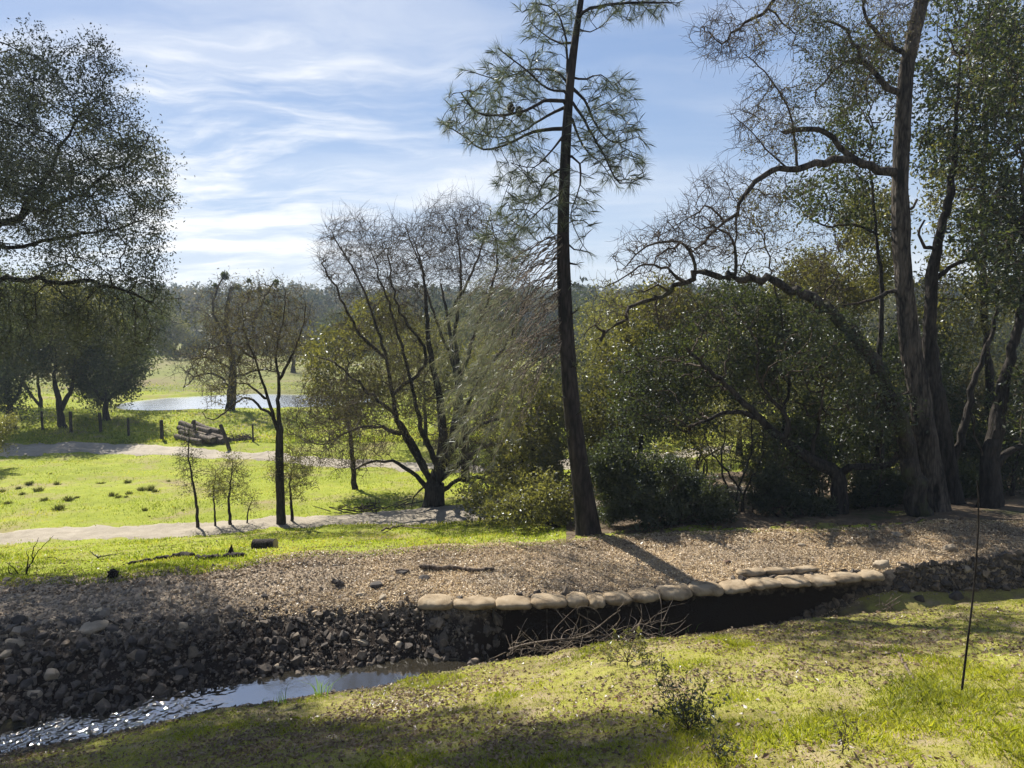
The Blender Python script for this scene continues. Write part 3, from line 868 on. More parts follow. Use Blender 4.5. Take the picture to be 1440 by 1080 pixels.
# small double-trunked bare oak with saplings round it
T = Tree('bare_oak', 'slim two-stemmed bare oak rising from the grass verge in front of the pond', OAK, 19.2, 0.18, 35)
T.limb([(396, 741), (394, 690), (393, 640), (394, 600)], 13, 10, 0.02, ground=True)
T.limb([(394, 612), (383, 580), (372, 545), (358, 505), (345, 470), (340, 430)], 7, 1.2, 0.06)
T.limb([(394, 605), (391, 570), (392, 535), (388, 495), (398, 450), (402, 410)], 8, 1.2, 0.06)
T.limb([(372, 560), (355, 545), (338, 538), (318, 545)], 4, 1.5, 0.12)
T.limb([(383, 585), (350, 560), (335, 565), (300, 590), (285, 580)], 4.5, 1.3, 0.14)
T.limb([(392, 535), (412, 495), (425, 460), (430, 430)], 5, 1.5, 0.1)
T.limb([(358, 505), (330, 485), (300, 490), (270, 510)], 4, 1.3, 0.12)
T.grow([(350, 480, 72, 62, 0, 1.6, 430), (405, 450, 42, 55, 0.1, 1.3, 260), (315, 525, 55, 40, -0.2, 1.2, 170), (375, 420, 50, 32, 0, 1.2, 150)], kill=1.7, jit=0.5)
T.radii(0.006, 2.35).twigs(2, 0.28, 0.0034, 0.012)
T.flare(0.2, 0.4); T.root(); T.wood(B_dark, 0.03, B_twig)
T.foliage(L_brown, 6840, 0.05, 0.06, name='dry_leaves')


def sapling(label, Y, base, path, w, ells, leaf, nl, L=0.05, seed=1, group=None, cat='sapling', name='sapling', twig=2):
    T = Tree(name, label, cat, Y, 0.13, seed, group)
    T.limb([base] + path, w, 1.2, 0.08, ground=True)
    T.grow(ells, kill=1.5, jit=0.5, up=0.1)
    T.radii(0.004, 2.4).twigs(twig, 0.2, 0.0028, 0.009, up=0.1)
    T.root(); T.wood(B_dark, 0.016, B_twig, names=('stem', 'branches'))
    if nl: T.foliage(leaf, nl, L, 0.05)
    return T


sapling('dark slender sapling, leftmost beside the dirt road, taller and darker than its neighbours', 19.0, (279, 749), [(276, 710), (270, 670), (265, 640), (266, 600)], 6, [(266, 655, 24, 42, 0, 0.6, 130), (266, 612, 16, 16, 0, 0.4, 40)], L_live, 700, seed=41)
sapling('thin leafy sapling, the fainter one between two taller saplings on the verge', 19.1, (303, 748), [(302, 720), (300, 690), (304, 665)], 4, [(302, 685, 18, 28, 0, 0.5, 110)], L_pale, 900, seed=42)
sapling('pale green sapling with a rounded open crown on the verge', 19.2, (325, 746), [(322, 710), (324, 680), (327, 650)], 6, [(325, 672, 28, 38, 0, 0.6, 190)], L_pale, 1600, seed=43)
sapling('knee-high twiggy sapling right of the pale green sapling', 19.3, (346, 744), [(349, 720), (355, 700)], 3, [(353, 705, 15, 18, 0, 0.4, 60)], L_pale, 250, seed=44)
sapling('young live oak with a leafy round head leaning on the slim bare oak', 19.6, (411, 742), [(410, 710), (408, 680), (412, 650)], 6, [(410, 665, 34, 40, 0, 0.7, 260)], L_olive, 3600, seed=45)

# ================================================================== by the pond
T = Tree('mistletoe_oak', 'bare oak at the water edge of the pond with dark mistletoe balls in its crown', OAK, 49.0, 0.5, 51)
T.limb([(324, 582), (326, 550), (328, 515), (322, 480), (318, 440), (325, 405)], 15, 4, 0.06, ground=True)
T.limb([(328, 520), (350, 480), (362, 440), (380, 405), (388, 395)], 6, 2, 0.1)
T.limb([(322, 480), (300, 440), (305, 410), (315, 388)], 5, 2, 0.1)
T.limb([(326, 545), (300, 525), (275, 530), (258, 545)], 4, 1.5, 0.12)
T.limb([(328, 520), (300, 505), (270, 500)], 4, 1.5, 0.12)
T.limb([(328, 530), (365, 520), (400, 525)], 4, 1.5, 0.12)
T.grow([(330, 440, 62, 50, 0, 4, 330), (300, 510, 60, 38, 0, 4, 210), (385, 470, 50, 45, 0, 4, 190)], kill=1.5, jit=0.5)
T.radii(0.014, 2.3).twigs(2, 0.9, 0.009, 0.03)
T.root(); T.wood(B_dark, 0.06, B_twig)
for (px, py, s) in ((316, 388, 6), (350, 395, 3), (388, 397, 4), (366, 408, 3), (334, 404, 3), (303, 402, 3), (376, 425, 3)):
    c = W(px, py, 49.0); n = int(60 * s)
    leaves(c + runit(n) * (rng.random((n, 1)) ** 0.4) * px_m(s, 49), 0.13, 0.5).obj('mistletoe', L_live, T.o)
T.foliage(L_brown, 3960, 0.14, 0.2, name='dry_leaves')


def oak(name, label, Y, base, path, w, ells, leaf, nl, L, seed, step=0.3, sp=0.14, limbs=(), bark=None, twig=B_twig, group=None, thr=0.012, tip=0.007, kill=1.8, jit=0.45, tw=2, twL=0.35, w1=3, cat=OAK, jitl=0.08, wr=0.5, extra=None):
    T = Tree(name, label, cat, Y, step, seed, group); T.lobes = 13
    if base: T.limb([base] + path, w, w1, jitl, ground=True)
    for l in limbs: T.limb(*l)
    T.grow(ells, kill=kill, jit=jit)
    T.radii(tip, 2.35).twigs(tw, twL, tip * 0.55, thr).flare(0.25, 0.4)
    T.root(); T.wood(bark or B_dark, max(0.03, tip * 4), twig)
    if nl and Y < 26: nl, L = int(nl * 0.62), L * 1.42      # near crowns: fewer, larger leaves
    if nl: T.foliage(leaf, nl, L, sp, wr, thr=tip * 1.3)
    if extra: extra(T)
    return T


# group of live oaks in the far left pasture, trunks in the shade
oak('live_oak', 'dense dark live oak in the left pasture, nearest the pond of its row', 44, (150, 582), [(148, 560), (145, 540)], 10, [(150, 500, 66, 68, 0, 4, 360)], L_live, 27000, 0.16, 61, 0.5, 0.3, thr=0.03, tip=0.016, twL=0.8,
    limbs=[([(149, 565), (170, 545), (185, 530)], 5, 3, 0.1), ([(149, 565), (130, 545), (115, 525)], 5, 3, 0.1)])
oak('live_oak', 'olive-tinted live oak in the left pasture between two darker oaks, two crooked trunks', 42, (88, 580), [(82, 560), (76, 535), (80, 500)], 11, [(85, 460, 72, 85, 0, 4, 420)], L_olive, 27000, 0.15, 62, 0.5, 0.3, thr=0.03, tip=0.016, twL=0.8,
    limbs=[([(86, 575), (98, 552), (104, 530)], 8, 4, 0.1)])
oak('live_oak', 'dark live oak at the left edge of the pasture, its trunk near the frame edge', 41, (14, 578), [(10, 550), (12, 510)], 12, [(5, 470, 66, 98, 0, 4, 420)], L_live, 25200, 0.16, 63, 0.5, 0.3, thr=0.03, tip=0.016, twL=0.8,
    limbs=[([(13, 570), (26, 550), (36, 530)], 6, 3, 0.1)])
oak('live_oak', 'more distant live oak showing thin trunks behind the left pasture oaks', 52, (58, 572), [(56, 555), (52, 520)], 6, [(45, 460, 85, 75, 0, 4, 360), (190, 460, 50, 60, 2, 4, 160)], L_live, 23400, 0.18, 64, 0.5, 0.3, thr=0.03, tip=0.016, twL=0.8,
    limbs=[([(57, 570), (40, 550), (30, 520)], 4, 3, 0.1)])
oak('live_oak', 'low sunlit live oak bough poking in at the left edge above the gravel road', 30, (-40, 680), [(-38, 640), (-30, 610)], 10, [(-14, 605, 36, 42, 0, 1.2, 170)], L_pale, 7560, 0.09, 65, 0.25, 0.12)

# olive evergreen behind the many-stemmed oak and others behind it
oak('live_oak', 'olive green live oak with a domed crown behind the bare middle oak', 25, (500, 700), [(495, 640), (490, 580), (488, 520)], 9, [(470, 500, 50, 55, 0, 2.0, 300), (500, 560, 60, 40, 0, 2.0, 220), (525, 450, 55, 38, 0.5, 2, 200), (450, 540, 30, 35, 0, 1.2, 90)], L_olive, 15000, 0.09, 66, 0.3, 0.16, twL=0.45)
oak('live_oak', 'dull green live oak filling the gap behind the bare stems, beyond the gravel road', 36, (600, 650), [(598, 600), (596, 540)], 9, [(600, 520, 95, 75, 0, 4, 420), (700, 540, 70, 70, 1, 4, 260)], L_olive, 23400, 0.14, 67, 0.45, 0.25, thr=0.02, tip=0.012, twL=0.7)
oak('live_oak', 'brown-green bushy live oak low between the middle oak and the pine', 17.5, (748, 730), [(742, 690), (735, 650), (742, 610)], 9, [(745, 650, 62, 62, 0, 1.8, 520), (700, 700, 60, 30, -0.8, 1.2, 170), (770, 590, 55, 60, 0.5, 1.6, 260), (790, 710, 40, 35, -1, 0.9, 120)], L_olive, 30600, 0.062, 68, 0.2, 0.10)
T = oak('live_oak', 'low leafy live oak sprawling over the grass verge at the foot of the pine', 14.6, (800, 760), [(770, 735), (735, 722), (700, 705)], 5, [(740, 715, 62, 22, 0, 0.9, 170), (740, 752, 52, 18, -0.4, 0.6, 150), (775, 700, 40, 40, 0, 0.8, 130)], L_pale, 9360, 0.05, 69, 0.14, 0.06, tip=0.0045, thr=0.009, twL=0.22)
# ================================================================== the thicket on the right
# big grey oak
T = Tree('grey_oak', 'tallest oak on the right, its grey trunk running out of the top of the view', OAK, 14.2, 0.2, 81)
T.limb([(1317, 742), (1313, 690), (1303, 630), (1292, 560), (1280, 480), (1272, 400), (1267, 320), (1266, 250), (1270, 180), (1274, 110), (1284, 50), (1298, -10), (1310, -80)], 38, 15, 0.03, ground=True)
T.limb([(1262, 243), (1235, 238), (1200, 224), (1160, 228), (1120, 236), (1085, 240), (1062, 252), (1045, 275), (1036, 300), (1018, 312), (1000, 330), (978, 350)], 15, 3, 0.12)
T.limb([(1270, 135), (1245, 118), (1225, 95), (1205, 70), (1190, 40), (1165, 30)], 11, 3, 0.12)
T.limb([(1225, 95), (1190, 85), (1170, 105), (1150, 125), (1146, 140)], 5, 2, 0.14)
T.limb([(1262, 408), (1240, 416), (1218, 424), (1186, 430)], 7, 3, 0.15)
T.limb([(1270, 300), (1284, 292), (1290, 280)], 5, 3.5, 0.1)
T.limb([(1290, 560), (1276, 552), (1268, 556)], 5, 3.5, 0.1)
T.limb([(1278, 80), (1230, 45), (1215, 10), (1235, -40)], 8, 3, 0.1)
T.limb([(1036, 300), (1036, 330), (1034, 352)], 4, 2, 0.12)
T.limb([(1120, 236), (1118, 200), (1110, 160), (1090, 120), (1060, 85), (1045, 75)], 4.5, 1.5, 0.06)
T.limb([(1108, 238), (1085, 215), (1055, 185), (1030, 160)], 3.5, 1.2, 0.06)
T.limb([(1018, 312), (990, 290), (970, 310), (945, 320)], 4, 1.5, 0.14)
T.limb([(1200, 224), (1180, 205), (1160, 185), (1128, 181), (1104, 186)], 9, 7, 0.06)       # dead stub
T.limb([(1300, -10), (1250, -60), (1180, -60), (1110, -25), (1080, 10), (1040, 40), (1015, 62)], 12, 2.5, 0.12)
T.limb([(1080, 10), (1100, 30), (1118, 50), (1112, 70)], 3.5, 1.3, 0.12)
T.grow([(1085, 170, 60, 70, 0, 1.4, 230), (975, 335, 66, 46, 0, 1.2, 330), (1010, 275, 50, 48, 0, 1.0, 220), (1030, 50, 70, 42, 0, 1.5, 230), (1120, 20, 60, 40, 0, 1.2, 130), (1190, 90, 70, 70, 0, 1.4, 200), (1080, 280, 50, 30, 0, 1, 90),
        (1250, 20, 60, 70, 0, 1.5, 130)], kill=1.4, jit=0.55)
T.radii(0.0052, 2.35).twigs(3, 0.3, 0.003, 0.010).flare(0.15, 0.4)
T.root(); T.wood(B_grey, 0.03, B_twig)
T.foliage(L_brown, 6300, 0.045, 0.05, name='dry_leaves', mask=lambda p: (p[:, 0] / p[:, 1] * FPX + 720) > 1040)
T.foliage(L_live, 4680, 0.05, 0.07, name='mistletoe', mask=lambda p: np.abs(p[:, 0] / p[:, 1] * FPX + 720 - 1150) < 45)

# leaning oak with the bare arching limb
T = Tree('leaning_oak', 'oak leaning left from the grey trunk, ending in a bare arching limb', OAK, 13.7, 0.18, 82)
T.limb([(1292, 742), (1288, 690), (1273, 620), (1252, 560), (1226, 512), (1188, 458), (1150, 424), (1120, 408)], 30, 14, 0.2, ground=True)
T.limb([(1120, 408), (1080, 394), (1050, 392), (1018, 385), (985, 388), (962, 393), (940, 409), (914, 420), (890, 432), (880, 450), (858, 461), (845, 480)], 13, 4, 0.35)
T.limb([(978, 386), (976, 362), (955, 343), (925, 340), (900, 352), (880, 375)], 6, 2, 0.12)
T.limb([(1034, 386), (1034, 360), (1030, 335), (1005, 318), (985, 322)], 6, 2, 0.12)
T.limb([(958, 394), (930, 375), (905, 372), (880, 388), (858, 400)], 5, 1.8, 0.12)
T.limb([(938, 408), (925, 402), (905, 408), (885, 415)], 4, 1.5, 0.12)
T.limb([(925, 418), (922, 440), (928, 460)], 4, 1.5, 0.12)
T.limb([(852, 468), (835, 458), (822, 470)], 4, 1.5, 0.12); T.limb([(850, 472), (838, 480), (845, 490)], 3, 1.3, 0.12)
T.limb([(955, 343), (940, 352), (925, 362), (915, 380)], 4, 1.5, 0.14)
T.limb([(1060, 390), (1040, 370), (1060, 345)], 3.5, 1.5, 0.14)
T.grow([(915, 360, 62, 50, 0, 1.2, 360), (985, 325, 60, 42, 0, 1.0, 240), (860, 435, 40, 40, 0, 1.0, 80), (925, 440, 35, 20, 0, 0.5, 25)], kill=1.5, jit=0.55)
T.radii(0.0055, 2.35).twigs(2, 0.22, 0.003, 0.010).flare(0.3, 0.4)
T.root(); T.wood(B_moss, 0.025, B_twig)

# dark second trunk right behind the grey oak
oak('live_oak', 'black-trunked live oak pressed against the back of the grey trunk, forking upward to the right', 15.2, (1334, 742), [(1332, 690), (1324, 620), (1314, 550), (1308, 480), (1310, 400), (1322, 330), (1340, 250), (1344, 170), (1350, 90)], 42,
    [(1360, 160, 85, 130, 0.5, 2.0, 520), (1400, 300, 60, 80, 0.5, 1.6, 230), (1370, 20, 80, 70, 0.5, 1.8, 260)], L_liveg, 15000, 0.07, 83, 0.22, 0.11,
    limbs=[([(1338, 655), (1356, 600), (1366, 550), (1384, 500), (1400, 450), (1405, 400)], 14, 4, 0.1), ([(1318, 350), (1300, 345), (1290, 330), (1300, 310)], 7, 3, 0.1), ([(1310, 400), (1345, 370), (1385, 360), (1420, 330)], 8, 3, 0.12)])
oak('live_oak', 'dark slanting live oak at right with a low crooked limb near its base', 14.5, (1391, 738), [(1392, 690), (1392, 640), (1402, 590), (1412, 540), (1424, 490), (1438, 430), (1445, 380), (1440, 300), (1435, 200)], 34,
    [(1420, 330, 60, 120, 0, 1.8, 360), (1440, 130, 70, 130, 0, 2.0, 360), (1470, 560, 60, 60, 0, 1.2, 120)], L_liveg, 13500, 0.07, 84, 0.22, 0.11,
    limbs=[([(1402, 655), (1412, 640), (1425, 630), (1445, 628), (1475, 640)], 13, 8, 0.06), ([(1382, 640), (1372, 610), (1366, 580)], 5, 2, 0.1)])
oak('live_oak', 'thin crooked live oak at the right frame edge with grass showing behind it', 17, (1418, 735), [(1422, 700), (1428, 660), (1440, 620)], 9, [(1440, 580, 55, 60, 0, 1.5, 220), (1400, 650, 30, 40, 0.5, 1, 80)], L_live, 9360, 0.06, 85, 0.2, 0.1)

# broken dark oak: a short stub with limbs thrown to the left
T = oak('broken_oak', 'stubby black oak behind the berm whose limbs lean far to the left through the bushes', 14.4, (1181, 752), [(1180, 710), (1176, 668), (1155, 655), (1130, 640), (1105, 622), (1075, 595), (1048, 568), (1020, 540), (990, 515), (965, 490)], 26,
        [(1165, 480, 60, 60, -1.1, 0.6, 190), (1235, 560, 45, 50, -0.9, 0.5, 90), (1010, 500, 85, 72, 1.5, 1.5, 460), (1120, 500, 85, 85, 1.7, 1.6, 460), (930, 560, 80, 70, 1.7, 1.4, 330), (1120, 640, 60, 50, 0.6, 1.0, 170), (1040, 430, 70, 40, 1.7, 1.4, 200)], L_liveg, 70200, 0.052, 86, 0.18, 0.09, w1=4, jitl=0.1,
        limbs=[([(1178, 672), (1195, 657), (1220, 656), (1248, 655), (1262, 642)], 13, 9, 0.06), ([(1105, 622), (1105, 585), (1080, 555), (1065, 530)], 9, 4, 0.1), ([(1075, 595), (1040, 578), (1005, 585), (975, 600), (950, 590)], 9, 3, 0.12), ([(1140, 650), (1150, 600), (1160, 540)], 8, 3, 0.1)], bark=B_dark, kill=1.7)

# thin crooked bare tree tangled between them
oak('bare_oak', 'thin crooked bare oak with a lacy tangle of twigs behind the arching limb', 15.6, (1075, 745), [(1078, 690), (1095, 620), (1110, 540), (1105, 470), (1085, 400), (1075, 330)], 9,
    [(1060, 330, 75, 75, 0, 1.2, 330), (960, 430, 70, 50, 0, 1.0, 170), (1150, 380, 70, 80, 0, 1.2, 260)], L_brown, 2500, 0.05, 94, 0.2, 0.06, limbs=[([(1110, 540), (1060, 500), (1020, 450), (980, 440)], 4, 1.3, 0.25), ([(1105, 470), (1150, 430), (1180, 380), (1175, 330)], 4, 1.3, 0.25)], tip=0.0055, tw=3, w1=2, jitl=0.25)
# evergreens further back
oak('live_oak', 'tan and olive live oak crown just right of the pine trunk', 19.5, (900, 700), [(900, 640), (905, 580), (900, 520)], 12, [(895, 520, 68, 78, 0, 2.2, 560), (860, 600, 48, 60, 0, 1.8, 240), (935, 450, 65, 48, 0.5, 2, 260)], L_olive, 42000, 0.07, 87, 0.24, 0.12)
oak('live_oak', 'yellow-green live oak crown lit from behind left of the grey trunk', 20.5, (1190, 690), [(1185, 600), (1180, 500), (1185, 430)], 13, [(1165, 410, 85, 70, 0, 2.2, 560), (1225, 330, 50, 85, 0, 1.8, 300), (1100, 480, 60, 60, 0.4, 1.8, 220)], L_olive, 34000, 0.075, 88, 0.26, 0.13)
oak('live_oak', 'ragged olive-leaved oak crown around the forks of the grey trunk', 16.5, (1240, 735), [(1238, 650), (1236, 540), (1240, 420), (1232, 320), (1222, 230)], 15, [(1175, 275, 75, 50, 0, 1.6, 330), (1205, 190, 62, 70, 0, 1.5, 260), (1230, 90, 60, 70, 0, 1.5, 200)], L_live, 10500, 0.062, 89, 0.22, 0.11,
    limbs=[([(1236, 330), (1200, 315), (1160, 318), (1130, 300)], 5, 2, 0.12)])
oak('live_oak', 'bright leafy live oak at the upper right corner of the view', 18.5, (1400, 710), [(1395, 600), (1385, 450), (1382, 320), (1385, 200), (1400, 90)], 17, [(1400, 90, 75, 100, 0, 2.2, 420), (1345, 240, 65, 85, 0, 2.0, 300), (1420, 330, 60, 110, 0, 2, 300), (1350, 430, 75, 90, 0, 2, 300)], L_olive, 21000, 0.075, 90, 0.26, 0.13)
oak('live_oak', 'shadowy live oak closing the gap between the leaning oak and the grey trunk', 18, (1250, 725), [(1245, 660), (1235, 590)], 9, [(1215, 600, 75, 70, 0, 1.8, 380), (1290, 520, 70, 80, 0.4, 1.8, 260), (1340, 620, 60, 60, 0.5, 1.6, 220)], L_liveg, 43200, 0.06, 91, 0.22, 0.11)
oak('live_oak', 'pale dusty live oak far behind the leaning limb', 30, (1040, 660), [(1040, 600), (1035, 540)], 10, [(1020, 520, 110, 80, 0, 3, 420), (860, 480, 60, 70, 0, 3, 220), (1180, 540, 90, 80, 0, 3, 260)], L_pale, 35100, 0.12, 92, 0.4, 0.22, thr=0.02, tip=0.01, twL=0.6)


def shrub(label, Y, base, ells, leaf, nl, L, seed, stems=7, name='shrub', sp=0.05, tip=0.004, twL=0.2, cat='shrub', step=0.13):
    T = Tree(name, label, cat, Y, step, seed); T.lobes = 11
    r = np.random.default_rng(seed)
    T.limb([base, (base[0], base[1] - 12)], 6, 5, ground=True)
    for i in range(stems):
        e = ells[i % len(ells)]
        T.limb([(base[0], base[1] - 8), (base[0] + (e[0] - base[0]) * 0.5 + r.normal() * 8, base[1] + (e[1] - base[1]) * 0.55), (e[0] + r.normal() * e[2] * 0.4, e[1] + r.normal() * e[3] * 0.4, r.normal() * e[5] * 0.5)], 4, 1.5, 0.1)
    T.grow(ells, kill=1.6, jit=0.5)
    T.radii(tip, 2.4).twigs(2, twL, tip * 0.6, 0.009)
    T.root(); T.wood(B_dark, 0.016, B_twig, names=('stem', 'branches'))
    if nl: T.foliage(leaf, int(nl * 0.65), L * 1.4, sp, thr=0.008)
    return T


shrub('large rounded dark evergreen shrub right of the pine foot on the berm edge', 13.5, (930, 757), [(905, 690, 72, 62, 0.2, 0.9, 560), (985, 710, 50, 44, 0.2, 0.7, 300), (860, 660, 38, 42, 0.1, 0.6, 190), (945, 728, 75, 28, -0.1, 0.7, 240)], L_liveg, 81000, 0.042, 101, 11)
shrub('glossy low shrub at the foot of the stubby black oak', 14.2, (1120, 752), [(1110, 715, 58, 32, 0.3, 0.7, 260), (1150, 735, 50, 16, 0.1, 0.6, 120), (1085, 690, 30, 30, 0.2, 0.5, 90)], L_liveg, 22950, 0.045, 102, 7)
shrub('leafy undergrowth bush between the black stub and the grey trunk', 15.0, (1230, 748), [(1230, 700, 52, 44, 0.3, 0.8, 300), (1210, 730, 50, 18, 0, 0.6, 110)], L_liveg, 22950, 0.048, 103, 7)
shrub('dim bush behind the trunks at the right of the berm', 16.4, (1360, 742), [(1352, 690, 40, 50, 0.3, 0.9, 240), (1395, 715, 45, 26, 0.2, 0.8, 120)], L_live, 17550, 0.05, 104, 6)
for lab, Y, b, el, mt, nl, sd in (
    ('olive understorey bush behind the stubby black oak', 17.5, (1090, 725), [(1085, 660, 60, 60, 0, 1.0, 260)], L_olive, 9000, 111),
    ('grey-green understorey bush right of the bare crooked stems', 16.5, (1150, 735), [(1145, 640, 55, 75, 0, 1.0, 300)], L_live, 9000, 112),
    ('tall dim bush between the leaning oak and the black stub', 19, (1215, 715), [(1220, 610, 55, 90, 0, 1.2, 320)], L_olive, 9000, 113),
    ('tan bush glimpsed between the right-hand trunks', 19, (1365, 715), [(1360, 620, 45, 90, 0, 1.2, 280)], L_brown, 8000, 114),
    ('dark bush at the right frame edge behind the slanting trunk', 18, (1430, 715), [(1440, 640, 45, 75, 0, 1.2, 240)], L_live, 7500, 115),
    ('pale bush in the gap over the road behind the dark shrub', 22, (985, 700), [(985, 610, 75, 75, 0, 1.4, 320)], L_pale, 9000, 116),
    ('dusty green bush behind the pine foot', 19, (850, 715), [(850, 640, 50, 70, 0, 1.2, 260)], L_olive, 8000, 117)):
    shrub(lab, Y, b, el, mt, nl, 0.06, sd, 6, twL=0.3, step=0.17)
# a clump of bare crooked stems in the gap
T = Tree('bare_sapling_clump', 'clump of bare crooked stems in the gap right of the dark shrub', 'sapling', 14.6, 0.14, 105)
T.limb([(1040, 752), (1040, 735)], 7, 6, ground=True)
for p in ([(1040, 740), (1035, 700), (1050, 660), (1058, 620), (1055, 580)], [(1040, 740), (1048, 690), (1070, 650), (1075, 600)], [(1040, 740), (1022, 690), (1015, 640), (1020, 600)], [(1040, 740), (1062, 712), (1075, 690), (1062, 668)],
          [(1040, 740), (1045, 705), (1025, 665), (1002, 640), (990, 610)], [(1040, 740), (1010, 712), (1000, 690)]):
    T.limb(p, 4.5, 1.8, 0.12)
T.grow([(1045, 640, 45, 70, 0, 0.6, 110)], kill=1.6, jit=0.5); T.radii(0.004, 2.4).twigs(1, 0.2, 0.0025, 0.008)
T.root(); T.wood(B_dark, 0.0001, B_twig, names=('stems', 'branches')); T.foliage(L_brown, 600, 0.04, 0.05)


# ================================================================== far woods
def far_wood():
    """one distant mass of oaks and scrub on the rise beyond the pasture"""
    r = np.random.default_rng(200)
    g = Geo(); gw = Geo(); gb = Geo()
    n = 1900
    y = np.where(r.random(n) < 0.35, r.uniform(118, 165, n), 150 + 230 * r.random(n) ** 1.1) ; t = r.uniform(-1.0, 1.0, n); x = t * y
    y = np.where((t > -0.62) & (t < -0.12) & (y < 168), y + 55, y); x = t * y      # the pasture behind the pond lies open
    s = r.uniform(0.7, 1.25, n)
    h = H(x, y)
    kind = r.random(n)
    for i in range(n):
        hh = 8.0 * s[i] * (1.2 if r.random() < 0.06 else 1); rr = hh * r.uniform(0.32, 0.5)
        c = np.array([x[i], y[i], h[i] + hh * 0.58])
        m = 150
        v = runit(m, r) * (r.random((m, 1)) ** 0.33) * np.array([rr, rr, hh * 0.42])
        v += 0.18 * rr * np.sin(v[:, ::-1] * 2.1 / rr * 3 + i)
        L = 0.9 * s[i]
        tone = np.clip((0.15 if kind[i] < 0.45 else 0.7) + r.normal(size=m) * 0.12, 0, 1)
        q = leaves(c + v, L, 0.75, tone, r=r)
        (g if kind[i] < 0.6 else gb).add(q.V[0], q.F[0], q.r[0])
        b = np.array([[x[i], y[i], h[i] - 0.3], [x[i] + r.normal() * 0.3, y[i], h[i] + hh * 0.4]])
        tb = tubes(b, [-1, 0], [0.28, 0.18], sides_for=((0, 5),)); gw.add(tb.V[0], tb.F[0])
    o = g.obj('far_wood', L_far); tag(o, kind='stuff')
    tag(gb.obj('far_bare_wood', L_farbare), kind='stuff'); tag(gw.obj('far_trunks', B_dark), kind='stuff')


L_farbare = leaf_mat('far_bare_twigs', [(0.05, 0.045, 0.04), (0.08, 0.07, 0.06), (0.105, 0.095, 0.08)], gloss=0.0, tmix=0.25)
far_wood()


def scrub(name, n, tr, yr, hr, seed):
    """rough scrub too thick to count, along the far side of the pasture"""
    r = np.random.default_rng(seed); g = Geo()
    t = r.uniform(*tr, n); y = yr[0] + (yr[1] - yr[0]) * r.random(n); x = t * y; h = H(x, y)
    for i in range(n):
        if pond_f(x[i], y[i]) < 2.0: continue
        hh = r.uniform(*hr) * (0.4 if -0.62 < t[i] < -0.12 else 1); m = int(46 * hh)
        c = np.array([x[i], y[i], h[i] + hh * 0.45]); v = runit(m, r) * (r.random((m, 1)) ** 0.4) * np.array([hh * 0.62, hh * 0.62, hh * 0.52]); v += 0.15 * np.sin(v[:, ::-1] * 3 + i)
        q = leaves(c + v, 0.34 + 0.0022 * (y[i] - 40), 0.7, np.clip(r.random() * 0.7 + r.normal(size=m) * 0.15, 0, 1), r=r); g.add(q.V[0], q.F[0], q.r[0])
    tag(g.obj(name, L_scrub), kind='stuff')


L_scrub = leaf_mat('scrub_leaf', [(0.024, 0.03, 0.016), (0.045, 0.045, 0.024), (0.07, 0.058, 0.036)], gloss=0.0, tmix=0.3)
scrub('far_scrub', 420, (-0.95, 0.15), (100, 150), (2.5, 6.5), 61)
scrub('thicket_scrub', 300, (0.05, 0.85), (34, 85), (2.0, 5.5), 62)
# middle distance: pasture trees one can tell apart beyond the pond
spots = [(412, 470, 82, 60, 'bare', 'grey bare oak with a short forked trunk alone in the pasture beyond the pond'), (240, 520, 120, 55, 'olive', 'round-headed tree at the far end of the pond, left of the mistletoe oak'),
         (470, 480, 110, 60, 'live', 'dark evergreen at the foot of the far hill right of the forked bare oak'), (215, 500, 120, 80, 'live', 'dark tall tree behind the pasture oaks at the hill foot'), (350, 475, 155, 50, 'bare', 'misty bare tree at the hill foot behind the mistletoe oak'),
         (560, 480, 105, 70, 'olive', 'olive tree at the hill foot glimpsed through the bare middle oak'), (830, 480, 100, 80, 'live', 'dark evergreen glimpsed just right of the pine trunk at the hill foot'), (760, 470, 120, 80, 'bare', 'bare tree glimpsed just left of the pine trunk at the hill foot'), (60, 500, 105, 85, 'live', 'dark tree at the hill foot behind the leftmost pasture oaks'), (140, 500, 92, 80, 'olive', 'dull tree at the far side of the pasture above the dark live oak'),
         (300, 500, 150, 50, 'olive', 'small round tree beyond the pond, right behind the mistletoe oak'), (385, 500, 150, 52, 'live', 'dark tree beyond the pond between mistletoe oak and forked bare oak'), (440, 500, 128, 75, 'bare', 'twiggy tree at the hill foot just right of the forked bare oak'),
         (640, 500, 95, 85, 'live', 'dark tree at the far side of the pasture behind the bare stems'), (690, 500, 85, 80, 'bare', 'bare tree at the far side of the pasture behind the drooping pine boughs'), (890, 500, 90, 95, 'olive', 'olive tree at the far side of the pasture behind the tan live oak'),
         (980, 500, 80, 95, 'live', 'dark tree at the far side of the pasture under the arching limb'), (1060, 500, 85, 95, 'olive', 'olive tree at the far side of the pasture behind the arching limb'), (1160, 500, 75, 100, 'live', 'dark tree at the far side of the pasture behind the leaning oak'),
         (1260, 500, 80, 110, 'olive', 'olive tree at the far side of the pasture behind the grey trunk'), (1350, 500, 70, 110, 'live', 'dark tree at the far side of the pasture between the right-hand trunks'), (1425, 500, 75, 110, 'olive', 'olive tree at the far side of the pasture at the right frame edge')]
